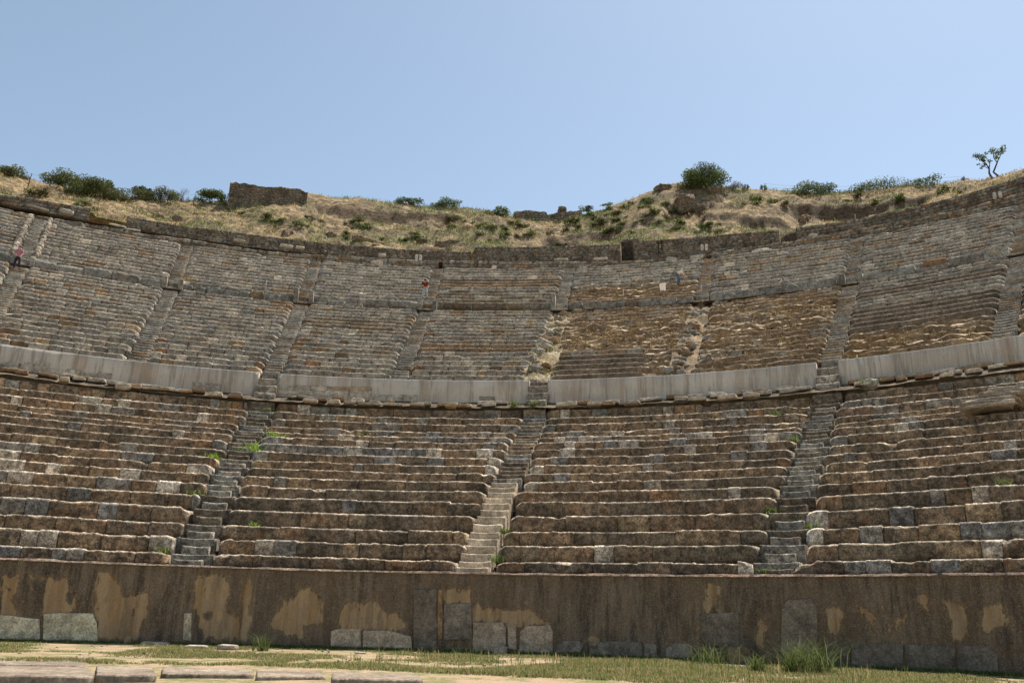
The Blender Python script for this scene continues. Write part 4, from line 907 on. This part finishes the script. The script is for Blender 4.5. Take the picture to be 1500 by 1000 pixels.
bush('bush', 'dark green thicket on the crest right of the ruined wall, right one', 655, 305, 92, 3.6, 1.1, DG, 750, .14, None, 9)
bush('bush', 'bright green shrub left of the distant crest wall', 730, 318, 90, 3.0, 1.7, LG, 900, .15, None, 9)
bush('bush', 'dark shrub behind the distant crest wall', 799, 313, 91.5, 2.2, 1.0, DG, 450, .14, None, 6)
bush('bush', 'long grassy green bush on the right crest', 1188, 286, 91, 5.0, 1.3, np.concatenate([DG, LG]), 1300, .14, None, 14)
bush('bush', 'low pale green scrub along the right crest', 1270, 283, 91.5, 7.0, .5, LG, 1500, .13, None, 16)
bush('bush', 'thin green scrub on the crest left of the small tree', 1340, 275, 91.5, 5.0, .45, LG, 900, .13, None, 12)
bush('bush', 'dark hollow-like shrub in the slope left of the breach', 822, 350, 77.5, 1.7, 1.5, DG*.5, 700, .12, None, 8)
for i, (x, lab) in enumerate(((1093, 'tiny dark shrub on the crest, nearest to the large bush'), (1119, 'tiny dark shrub on the crest, second from the large bush'), (1412, 'tiny dead sapling on the crest left of the small tree'))): bush('small_shrub', lab, x, 276 if x < 1200 else 268, 91.5, .9, .8, DG if x < 1200 else GREYB, 110, .1, None, 4)
def small_tree():
    ph, z = at(1458, 268, 88); base = pol(ph, 88, float(hill_z(np.array([ph]), np.array([88.]))[0])-.1).reshape(3); t = thing('tree', 'small windblown tree with two thin trunks at the right end of the crest', 'tree', base)
    X = np.array([math.cos(ph), -math.sin(ph), 0]); Zv = np.array([0, 0, 1.]); pt = lambda x, y: base+X*((x-1458)*.0715)+Zv*((268-y)*.073)
    mb = MB(); tube(mb, [pt(1457, 270), pt(1455, 262), pt(1453, 255), pt(1454, 248), pt(1451, 240), pt(1445, 231)], [.12, .1, .085, .07, .05, .02], (.05, .04, .035)); tube(mb, [pt(1454, 248), pt(1456, 240), pt(1452, 230)], [.05, .035, .015], (.05, .04, .035)); tube(mb, [pt(1454, 249), pt(1448, 243), pt(1443, 240)], [.04, .03, .015], (.05, .04, .035)); mb.build('trunk', M_BARK, t)
    mb = MB(); tube(mb, [pt(1462, 269), pt(1462, 261), pt(1458, 255), pt(1462, 247), pt(1466, 239), pt(1471, 231)], [.12, .1, .085, .07, .05, .02], (.05, .04, .035)); tube(mb, [pt(1464, 242), pt(1461, 234), pt(1462, 228)], [.05, .035, .015], (.05, .04, .035)); mb.build('trunk', M_BARK, t)
    cl = [(1441, 226, .42), (1446, 228, .5), (1450, 232, .42), (1454, 227, .3), (1443, 241, .22), (1449, 242, .34), (1456, 239, .3), (1462, 226, .5), (1466, 231, .55), (1471, 229, .5), (1474, 226, .45), (1465, 237, .3), (1449, 236, .25), (1445, 247, .15)]
    mb = MB(); cs = [pt(x, y)+np.array([math.sin(ph), math.cos(ph), 0])*rng.uniform(-.3, .3) for x, y, q in cl]; leafcloud(mb, cs, [(q*.8, q*.8, q*.62) for _, _, q in cl], 620, .11, DG); mb.build('crown', M_LEAF, t)
small_tree()

def blades(mb, P, h, nb, cols, spread=.06, lean=.5, wid=.012):
    """P: (n,3) tuft feet; nb blades each: two-segment tapering blades"""
    n = len(P)*nb; f = np.repeat(P, nb, 0)+np.concatenate([rng.normal(size=(n, 2))*spread, np.zeros((n, 1))], 1); az = rng.uniform(0, 2*math.pi, n); hh = np.repeat(np.broadcast_to(h, (len(P),)), nb)*rng.uniform(.5, 1.2, n); ln = hh*lean*rng.uniform(.2, 1.3, n)
    dv = np.stack([np.cos(az), np.sin(az), 0*az], 1); sv = np.stack([-np.sin(az), np.cos(az), 0*az], 1)*(wid*rng.uniform(.6, 1.4, n))[:, None]
    m = f+dv*ln[:, None]*.35+np.stack([0*az, 0*az, hh*.6], 1); tip = f+dv*ln[:, None]+np.stack([0*az, 0*az, hh*rng.uniform(.75, 1, n)], 1)
    V = np.stack([f-sv, f+sv, m+sv*.8, m-sv*.8, tip], 1).reshape(-1, 3); c = cols[rng.integers(len(cols), size=n)]*rng.uniform(.75, 1.25, n)[:, None]
    o = mb.verts(V, np.repeat(c, 5, 0)); b = np.arange(n)*5+o; mb.Q.append(np.stack([b, b+1, b+2, b+3], 1)); mb.T.append(np.stack([b+3, b+2, b+4], 1))
STRAW = np.array([[.44, .33, .17], [.38, .28, .14], [.48, .37, .21], [.30, .22, .11]]); GRN = np.array([[.13, .17, .04], [.17, .20, .06], [.10, .14, .035]])
def hill_grass():
    n = 24000; ph = rng.uniform(rad(-36), rad(60), n); r = RE+.7+(RS+.6-RE)*rng.uniform(0, 1, n); z = hill_z(ph, r); P = pol(ph, r, z-.03); g = fbm(P*np.array([1, 1, .3]), .35, 4, 211)
    zz2 = hill_z(ph, r+.4); ok = (zz2-z)/.4 < 1.0
    mb = MB(); g2 = fbm(P, .7, 3, 333); k1 = ok & (g < .14) & (g2 > -.22); blades(mb, P[k1], .13+.2*np.clip(g2[k1]+.3, 0, 1), 4, STRAW*.9, .25, .9, .022); k2 = ok & (g >= .0); blades(mb, P[k2], .26, 5, np.concatenate([GRN, OLV, GRN*.7]), .22, .8, .028)
    o = mb.build('dry_grass', M_GRASS); tag(o, 'straw coloured and green grass covering the slope above the back wall', 'grass', None, 'stuff')
hill_grass()
def tier_grass():
    n = 5200; ph = rng.uniform(PH['f']-.01, rad(44), n); r = rng.uniform(44.8, 60.4, n); e = ero_mid(ph, r); z = np.interp(r, [44.95, 60.5], [13.4, 23.2])
    P = pol(ph, r, z); k = (fbm(P, .8, 3, 131) > .04) & (e > .35); z = z+rng.uniform(-.05, .25, n); P = pol(ph, r, z)
    mb = MB(); blades(mb, P[k], .15, 5, STRAW*.8, .15, 1., .014)
    w_ = rng.uniform(-.9, 1.2, 900); r2 = rng.uniform(44.9, 60, 900); P2 = pol(PH['f']+w_/r2, r2, np.interp(r2, [44.6, 60.6], [13.5, 23.3])); blades(mb, P2[:330], .15, 5, np.concatenate([STRAW*.9, GRN]), .15, 1., .014)
    o = mb.build('dry_grass', M_GRASS); tag(o, 'dry grass growing on the eroded seat rows and ruined stairs of the middle tier', 'grass', None, 'stuff')
tier_grass()
def orchestra_grass():
    n = 30000; ph = rng.uniform(rad(-26), rad(46), n); r = rng.uniform(16.5, 27.15, n); P = pol(ph, r, 0.*ph-.01); g = fbm(P, .55, 3, 301)+.3*sstep(26.2, 27.1, r)+.25*sstep(0, .35, ph)
    k = g > .02; mb = MB(); c1 = np.concatenate([GRN, GRN*.9, STRAW*.8]); blades(mb, P[k], np.clip(.05+.10*g[k], .04, .16), 6, c1, .05, .8, .006)
    n = 3000; ph = rng.uniform(rad(-26), rad(46), n); r = 27.14-np.abs(rng.normal(size=n))*.16; blades(mb, pol(ph, r, 0*ph), .13, 7, GRN*.85, .05, .7, .008)
    n = 260; ph = rng.uniform(rad(4), rad(36), n); r = rng.uniform(18, 25, n); blades(mb, pol(ph, r, 0*ph), .28, 4, np.concatenate([GRN, STRAW, LG]), .05, .4, .006)
    o = mb.build('grass', M_GRASS); tag(o, 'short green and straw grass on the orchestra floor along the podium', 'grass', None, 'stuff')
orchestra_grass()
def gravel():
    mb = MB()
    for q in range(260):
        p = pol(rng.uniform(rad(-24), rad(44)), rng.uniform(18, 27), .01).reshape(3); z_ = rng.uniform(.012, .05); lump(mb, p, (z_, z_*rng.uniform(.6, 1), z_*.6), pick(np.concatenate([PALE, TAN, GREY])), rng.uniform(0, 6), q, .1, 4, .7, .8)
    tag(mb.build('gravel', M_STONE), 'small stone fragments strewn over the orchestra floor', 'gravel', None, 'stuff')
gravel()
def weed_proto(name, lab, cat, loc, h, nb, cols, group, lean=.9, spread=.05, wid=.01):
    mb = MB(); blades(mb, np.asarray([loc], float), h, nb, cols, spread, lean, wid); return tag(mb.build(name, M_GRASS, None, True, loc), lab, cat, group)
for x, y, h, nb, lab in ((383, 953, .55, 60, 'spiky arching grass clump at the foot of the podium on the left'), (1042, 975, .62, 110, 'tall grass clump at the foot of the podium, left of the tan block'), (1190, 985, .8, 200, 'biggest bushy grass clump at the foot of the podium on the right'), (1160, 985, .6, 90, 'shorter grass clump hugging the left of the biggest clump'), (1110, 985, .45, 80, 'low grass clump between the tan block and the biggest clump')):
    p = ground_at(x, y); q = math.atan2(p[0], p[1]); rr_ = min(math.hypot(p[0], p[1]), 26.7); p = pol(q, rr_, 0.).reshape(3); weed_proto('grass_clump', lab, 'grass clump', p, h, nb, np.concatenate([GRN*.75, GRN*.55, LG*.8]), None, 1.2, .10 if nb < 100 else .28, .009)
# weeds growing out of the seats
WEEDS = [(372, 648, .5, 'bright green weed clump on the grassy stairway, largest of the tier'), (403, 637, .42, 'dark green weeds right of the bright clump on the lower rows'), (315, 665, .3, 'small bright weed at the stairway edge below the bright clump'), (288, 712, .3, 'green tuft at the stair edge left of the half-width treads'), (375, 763, .22, 'small bright weed in the lower rows, between grassy stairway and cream boards'), (238, 803, .24, 'green tuft at the foot of the grassy stairway'),
 (740, 775, .25, 'green tuft beside the cream boards on their right'), (728, 812, .3, 'weeds filling the dark hollow right of the lowest cream boards'), (1130, 747, .28, 'green tuft at the left edge of the rightmost low stairway'), (1187, 748, .26, 'green tuft at the right edge of the rightmost low stairway'), (1272, 566, .35, 'green weed by the grey round stone under the rightmost panel'), (1135, 600, .3, 'green weed near the top of the right-hand low rows'), (1165, 640, .3, 'weed beside the rightmost low stairway, half way up'), (1125, 822, .26, 'weed at the foot of the rightmost low stairway'), (393, 600, .34, 'weed on the top row under the first gap'), (450, 612, .22, 'pale weed in the upper low rows, right of the first gap'), (1470, 700, .3, 'dark weed at the right edge of the low rows'), (753, 592, .3, 'weed at the mouth of the middle gap'), (783, 575, .3, 'weed in the middle gap between concrete panels'), (533, 632, .24, 'weed among the grey-blue blocks')]
for x, y, h, lab in WEEDS:
    # find the row whose visible face is at this pixel
    best = None
    for k in range(17):
        ph, z = at(x, y, L_R[k])
        if ZT_L[k]-.05 <= z <= ZT_L[k+1]+.02: best = (ph, L_R[k]-.12, ZT_L[k]); break
    if best is None: ph, z = at(x, y, 43.2); best = (ph, 43.2, 11.72)
    weed_proto('weed', lab, 'weed', pol(*best).reshape(3), h, 70, BRIGHT if 'bright' in lab else GRN, 'weeds on the lower seats', 1.1, h*.45, .018)
# low green shrubs scattered on the slope
SH = [(50, 286), (115, 305), (130, 302), (355, 318), (385, 325), (455, 322), (470, 326), (398, 327), (520, 326), (530, 334), (520, 336), (560, 352), (585, 352), (590, 355), (510, 345), (610, 345), (680, 325), (690, 328), (660, 325), (720, 333), (755, 330), (760, 326), (765, 333), (835, 327), (845, 328), (720, 334), (960, 312), (965, 310), (950, 300), (925, 300), (945, 318), (1000, 315), (1030, 335), (1035, 332), (900, 315), (870, 322), (880, 328), (905, 325), (920, 318), (1110, 295), (1135, 298), (1090, 300), (1280, 300), (1320, 292), (1240, 295), (1380, 285), (1405, 283), (940, 325), (980, 325), (890, 340), (760, 350), (740, 345), (700, 345), (640, 340)]
protos = []
for q in range(4):
    loc = np.zeros(3); mb = MB(); leafcloud(mb, [(rng.uniform(-.4, .4), rng.uniform(-.3, .3), rng.uniform(.1, .4)) for _ in range(6)], [(.35, .35, .22)]*6, 260, .11, [LG, np.concatenate([DG, LG]), OLV, np.concatenate([LG, GRN])][q]); protos.append(mb)
SH = SH+[(x+rng.uniform(-22, 22), y+rng.uniform(-7, 9)) for x, y in SH]+[(rng.uniform(820, 1010), rng.uniform(296, 345)) for _ in range(26)]
made = [None]*4
for i, (x, y) in enumerate(SH):
    p = hill_hit(x, y); q = i % 4; s = rng.uniform(.45, 1.35)
    if made[q] is None: o = protos[q].build('low_shrub', M_LEAF); made[q] = o; tag(o, 'low green shrub scattered on the dry slope above the back wall', 'shrub', 'low shrubs on the slope')
    else: o = made[q].copy(); COL.objects.link(o)
    o.location = Vector(p); o.rotation_euler = (0, 0, rng.uniform(0, 6)); o.scale = (s*rng.uniform(.9, 1.6), s, s*rng.uniform(.45, 1.0))

# ------------------------------------------------------------------ small man-made things
def pole(mb, a, b, r): tube(mb, [a, (np.asarray(a)+b)/2, b], [r, r, r], (.4, .4, .4), 6)
def wire_fence(lab, posts, r, h):
    t = None; tops = []
    for x, y in posts:
        ph, z = at(x, y, r); b = pol(ph, r, z).reshape(3); b[2] = min(b[2], float(hill_z(np.array([ph]), np.array([r]))[0])+.05)
        if t is None: t = thing('wire_fence', lab, 'fence', b)
        mb = MB(); pole(mb, b-[0, 0, .2], b+np.array([.12, 0, h]), .045); mb.build('post', M_POST, t); tops.append(b+np.array([.12, 0, h]))
    for f in (.97, .6):
        mb = MB()
        for a, c in zip(tops[:-1], tops[1:]):
            a2 = a-[0, 0, h*(1-f)]; c2 = c-[0, 0, h*(1-f)]; m = (a2+c2)/2-[0, 0, .08]; tube(mb, [a2, m, c2], [.008]*3, (.1, .1, .1), 4)
        mb.build('wire', M_POST, t)
wire_fence('thin wire fence with a leaning post on the left skyline', [(-30, 254), (43, 263), (148, 300), (193, 304), (245, 296), (284, 290), (331, 296)], 88.5, 1.5)
wire_fence('sparse wire fence posts along the right skyline', [(1120, 280), (1163, 281), (1208, 284), (1262, 282), (1330, 274), (1412, 270)], 92.5, 1.0)

def tripod(lab, x, y, r, h):
    ph, z = at(x, y, r); b = pol(ph, r, z).reshape(3); t = thing('pole_tripod', lab, 'tripod', b, 'leaning pole frames'); X = np.array([math.cos(ph), -math.sin(ph), 0]); Y = np.array([math.sin(ph), math.cos(ph), 0])
    top = b+[0, 0, h]
    for e in (X*2.0*h*.62-Y*1.0, -X*.9-Y*.5-[0, 0, .3], Y*.9+[0, 0, .3]):
        mb = MB(); pole(mb, top-(e-top+b)*.03, b+e*1.0+[0, 0, -.4 if e[2] == 0 else 0], .024); mb.build('leg', M_METAL, t)
    mb = MB(); pole(mb, top-[0, 0, .08], top+[0, 0, .06], .07); mb.build('joint', M_METAL, t)
tripod('pale metal pole frame leaning on the parapet left of the stooping person', 569, 446, 60.6, 1.05)
tripod('pale metal pole frame leaning on the parapet at the right, left of the broken gap', 1149, 430, 60.6, 1.2)
for lab, x, y0, y1, r in (('thin grey pole on the back wall left of the middle', 476, 368, 346, 71.6), ('thin grey pole rising from the middle parapet below the white bucket', 914, 461, 424, 60.3), ('thin grey pole at the crumbling gap, right of the white bucket', 1029, 452, 418, 60.4), ('thin grey pole against the low parapet under the brown band', 690, 457, 420, 60.3), ('thin grey pole on the back wall below the dark bank', 1255, 337, 313, 71.8), ('thin grey pole at the left before the mortar rows', 386, 448, 410, 60.3)):
    ph, z = at(x, y0, r); b = pol(ph, r, z).reshape(3); h = at(x, y1, r)[1]-z; t = thing('marker_pole', lab, 'pole', b, 'thin marker poles'); mb = MB(); pole(mb, b-[0, 0, .3], b+[0, 0, h], .02); mb.build('shaft', M_METAL, t)
    mb = MB(); pole(mb, b-[0, 0, .05], b+[0, 0, .04], .12); mb.build('foot_plate', M_METAL, t)
for lab, x, y0, y1, r in (('pair of white marble shards upright on the wall by the highest stair in the middle', 613, 382, 373, 71.4), ('pair of white marble shards upright on the wall above the crumbling highest stair', 1032, 366, 358, 71.6), ('cluster of white marble shards upright on the wall at the right edge', 1462, 290, 281, 71.6)):
    ph, z = at(x, y0, r); b = pol(ph, r, z).reshape(3); h = at(x, y1, r)[1]-z; t = thing('marble_shards', lab, 'marble'  , b, 'white marble shards on the wall'); X = np.array([math.cos(ph), -math.sin(ph), 0])
    for dx in (-.2, .17):
        mb = MB(); lump(mb, b+X*dx+[0, 0, h*.45], (.13, .12, h*.55), np.array([.48, .44, .37]), -ph, int(rng.integers(99)), .05, 8, .5, .6); mb.build('shard', M_MARBLE, t)
def bucket():
    ph, z = at(971, 426.5, 63.2); b = pol(ph, 63.2, z).reshape(3); t = thing('bucket', 'white plastic bucket standing on the brown rows near the person in white', 'bucket', b)
    th = np.linspace(0, 2*math.pi, 17)[:-1]; pr = [(.0, .02), (.2, .0), (.21, .03), (.25, .52), (.27, .53), (.27, .57), (.245, .57), (.235, .5), (.19, .05), (0, .05)]
    mb = MB(); P = np.array([[b+[r_*math.cos(a), r_*math.sin(a), z_] for r_, z_ in pr] for a in th]); mb.grid(P, (.8, .8, .8), 0., wrap_u=True); mb.build('pail', M_WHITE, t)
    mb = MB(); a = np.linspace(0, math.pi, 12); tube(mb, [b+[.27*math.cos(x), .1*math.sin(x), .54+.12*math.sin(x)] for x in a], [.012]*12, (.4, .4, .4), 5); mb.build('handle', M_METAL, t)
bucket()

# ------------------------------------------------------------------ people
def mat_cloth(name, col, rough=.9): return mat_plain(name, col, .15, 9, rough, .15)
M_SKIN = mat_plain('skin', (.42, .24, .16), .08, 10, .6, .05); M_HAIR = mat_plain('hair', (.02, .015, .012), .2, 30, .6, .3)
def skin_mesh(name, pts, edges, radii, mat, parent, root=0, extra=None, sub=2):
    me = bpy.data.meshes.new(name); me.from_pydata([tuple(p) for p in pts], edges, []); o = bpy.data.objects.new(name, me); COL.objects.link(o)
    m = o.modifiers.new('skin', 'SKIN'); m.use_smooth_shade = True; sl = me.skin_vertices[0].data
    for i, r in enumerate(radii): sl[i].radius = (r, r) if np.ndim(r) == 0 else r; sl[i].use_root = (i == root)
    s = o.modifiers.new('sub', 'SUBSURF'); s.levels = sub; s.render_levels = sub
    dg = bpy.context.evaluated_depsgraph_get(); me2 = bpy.data.meshes.new_from_object(o.evaluated_get(dg)); o.modifiers.clear(); o.data = me2; bpy.data.meshes.remove(me)
    if extra:
        V = [v.co[:] for v in me2.vertices]; Fc = [list(p.vertices) for p in me2.polygons]; n = len(V)
        eV = np.concatenate(extra.V); V += [tuple(v) for v in eV]; Fc += [[int(i)+n for i in q] for qq in extra.Q for q in qq]+[[int(i)+n for i in t_] for tt in extra.T for t_ in np.asarray(tt).reshape(-1, 3)]
        me3 = bpy.data.meshes.new(name); me3.from_pydata(V, [], Fc); o.data = me3
        for p in me3.polygons: p.use_smooth = True
    o.data.materials.clear(); o.data.materials.append(mat); o.parent = parent; return o
def person(lab, loc, yaw, J, top, bottom, hair_col=None, shoes=(.03, .03, .03)):
    """J: joints in body space (x right, y forward, z up), feet at z = 0"""
    t = thing('person', lab, 'person', loc); t.rotation_euler = (0, 0, yaw); g = {k: np.array(v, float) for k, v in J.items()}
    names = ['pelvis', 'waist', 'chest', 'neck', 'head', 'crown', 'shl', 'ell', 'wrl', 'hal', 'shr', 'elr', 'wrr', 'har', 'hpl', 'knl', 'anl', 'tol', 'hpr', 'knr', 'anr', 'tor']
    ra = [(.15, .11), (.135, .10), (.16, .11), .055, (.075, .092), (.06, .07), .06, .045, .03, .035, .06, .045, .03, .035, .09, .06, .042, .035, .09, .06, .042, .035]
    ed = [(0, 1), (1, 2), (2, 3), (3, 4), (4, 5), (2, 6), (6, 7), (7, 8), (8, 9), (2, 10), (10, 11), (11, 12), (12, 13), (0, 14), (14, 15), (15, 16), (16, 17), (0, 18), (18, 19), (19, 20), (20, 21)]
    ex = MB()
    for hnd, wr in (('hal', 'wrl'), ('har', 'wrr')):
        d = g[hnd]-g[wr]; d /= np.linalg.norm(d); sx = np.cross(d, [0, 1, .01]); sx /= np.linalg.norm(sx)+1e-9; nn = np.cross(d, sx)
        for k, L in enumerate((.075, .085, .08, .062)): s0 = g[hnd]+sx*(k-1.5)*.019+d*.02; tube(ex, [s0, s0+d*L*.5+nn*.006, s0+d*L*.9+nn*.025], [.009, .0085, .006], (.4, .25, .2), 6)
        s0 = g[hnd]-sx*.03-d*.01; tube(ex, [s0, s0-sx*.025+d*.03, s0-sx*.03+d*.055+nn*.01], [.011, .009, .007], (.4, .25, .2), 6)
    hd = g['crown']-g['head']; hd /= np.linalg.norm(hd); fwd = g['face']; sd_ = np.cross(fwd, hd)
    tube(ex, [g['head']+fwd*.075+hd*.03, g['head']+fwd*.105-hd*.002, g['head']+fwd*.085-hd*.012], [.010, .016, .009], (.4, .25, .2), 6)
    for s in (-1, 1): tube(ex, [g['head']+sd_*s*.072+hd*.03, g['head']+sd_*s*.088+hd*.01, g['head']+sd_*s*.075-hd*.02], [.012, .016, .009], (.4, .25, .2), 6)
    tube(ex, [g['head']+fwd*.078-hd*.045-sd_*.022, g['head']+fwd*.086-hd*.045, g['head']+fwd*.078-hd*.045+sd_*.022], [.005, .007, .005], (.4, .2, .2), 5)
    skin_mesh('body', [g[n] for n in names], ed, ra, M_SKIN, t, 0, ex)
    eye = MB()
    for s in (-1, 1): tube(eye, [g['head']+fwd*.07+sd_*s*.03+hd*.035, g['head']+fwd*.086+sd_*s*.03+hd*.035], [.012, .008], (.02, .02, .02), 6)
    o = eye.build('eyes', M_HAIR); o.parent = t
    tp = ['waist', 'chest', 'neckb', 'shl', 'ell', 'shr', 'elr', 'pelv2']; g['neckb'] = g['chest']+(g['neck']-g['chest'])*.7; g['pelv2'] = g['pelvis']+(g['waist']-g['pelvis'])*.2
    mt = lambda c, n: c if not isinstance(c, tuple) else mat_cloth(n, c)
    skin_mesh('shirt', [g[n] for n in tp], [(7, 0), (0, 1), (1, 2), (1, 3), (3, 4), (1, 5), (5, 6)], [(.155, .12), (.18, .13), .075, .078, .062, .078, .062, (.17, .13)], mt(top, 'shirt_cloth'), t, 1)
    bp = ['pelvis', 'hpl', 'knl', 'ankl', 'hpr', 'knr', 'ankr', 'w2']; g['w2'] = g['pelvis']+(g['waist']-g['pelvis'])*.45
    for a, k, n in (('ankl', 'knl', 'anl'), ('ankr', 'knr', 'anr')): g[a] = g[k]+(g[n]-g[k])*.92
    skin_mesh('trousers', [g[n] for n in bp], [(7, 0), (0, 1), (1, 2), (2, 3), (0, 4), (4, 5), (5, 6)], [(.165, .125), .105, .08, .07, .105, .08, .07, (.15, .115)], mt(bottom, 'trouser_cloth'), t, 0)
    for an, to in (('anl', 'tol'), ('anr', 'tor')):
        h_ = g[an]+np.array([0, 0, -.02])-(g[to]-g[an])*.25; skin_mesh('shoe', [h_, (h_+g[to])/2+[0, 0, .0], g[to]], [(0, 1), (1, 2)], [.05, .048, .04], mat_cloth('shoe_leather', shoes), t, 0, None, 1)
    c = g['head']+hd*.035-fwd*.018; mb = MB(); u_, v_ = np.meshgrid(np.linspace(0, 2*math.pi, 16, endpoint=False), np.linspace(-.35, math.pi/2, 8), indexing='ij')
    X = c+(sd_*(np.cos(u_)*np.cos(v_))[..., None]*.094+fwd*(np.sin(u_)*np.cos(v_))[..., None]*.108+hd*np.sin(v_)[..., None]*.105); mb.grid(X, (.02, .02, .02), 0., wrap_u=True); o = mb.build('hair', M_HAIR if hair_col is None else mat_plain('hair', hair_col)); o.parent = t
    return t
STAND = dict(pelvis=(0, 0, .92), waist=(0, -.01, 1.08), chest=(0, 0, 1.32), neck=(0, .01, 1.47), head=(0, .02, 1.58), crown=(0, .02, 1.67), face=(0, 1, 0), shl=(-.18, 0, 1.38), ell=(-.25, .02, 1.12), wrl=(-.22, .16, .95), hal=(-.2, .2, .88), shr=(.18, 0, 1.38), elr=(.27, .03, 1.12), wrr=(.2, .2, 1.0), har=(.16, .25, .97), hpl=(-.1, 0, .88), knl=(-.16, .06, .48), anl=(-.2, -.02, .08), tol=(-.22, .14, .04), hpr=(.1, 0, .88), knr=(.13, .05, .48), anr=(.15, -.02, .08), tor=(.16, .14, .04))
for r in np.arange(56, 60.6, .05):
    ph, z = at(22, 399, r)
    if np.interp(r, M_R, M_Z)-.15 >= z: break
p0 = pol(ph, r, np.interp(r, M_R, M_Z)+.05).reshape(3)
person('person in dark trousers and pink top standing astride on the left stairs', p0, -ph+math.pi-.4, STAND, (.36, .15, .20), (.028, .022, .038))
BENT = dict(pelvis=(0, -.06, .92), waist=(0, .06, 1.03), chest=(0, .30, 1.12), neck=(0, .44, 1.10), head=(0, .55, 1.05), crown=(0, .64, 1.02), face=(0, .3, -.95), shl=(-.18, .32, 1.10), ell=(-.2, .38, .82), wrl=(-.12, .46, .60), hal=(-.1, .48, .52), shr=(.18, .32, 1.10), elr=(.2, .40, .82), wrr=(.14, .50, .60), har=(.12, .52, .52), hpl=(-.1, -.05, .88), knl=(-.13, .06, .48), anl=(-.14, -.04, .08), tol=(-.15, .14, .04), hpr=(.1, -.05, .88), knr=(.13, .04, .48), anr=(.14, -.08, .08), tor=(.15, .1, .04))
ph, z = at(994, 417.5, 63.9); p1 = pol(ph, 63.9, z).reshape(3)
person('person in white shirt and blue jeans bending over the high rows', p1, -ph-math.pi/2-.15, BENT, (.66, .62, .62), (.075, .105, .17))
STOOP = dict(STAND); STOOP.update(waist=(0, .02, 1.07), chest=(0, .16, 1.27), neck=(0, .26, 1.36), head=(0, .36, 1.40), crown=(0, .42, 1.46), face=(0, .8, -.6), shl=(-.19, .18, 1.30), ell=(-.27, .24, 1.03), wrl=(-.25, .38, .82), hal=(-.24, .42, .75), shr=(.19, .18, 1.30), elr=(.28, .22, 1.03), wrr=(.28, .36, .84), har=(.28, .4, .77))
ph, z = at(622, 437.5, 61.4); p2 = pol(ph, 61.4, z).reshape(3)
person('person in maroon top and pale grey-blue trousers stooping on the highest stair', p2, -ph+math.pi, STOOP, (.13, .032, .03), (.30, .36, .38))
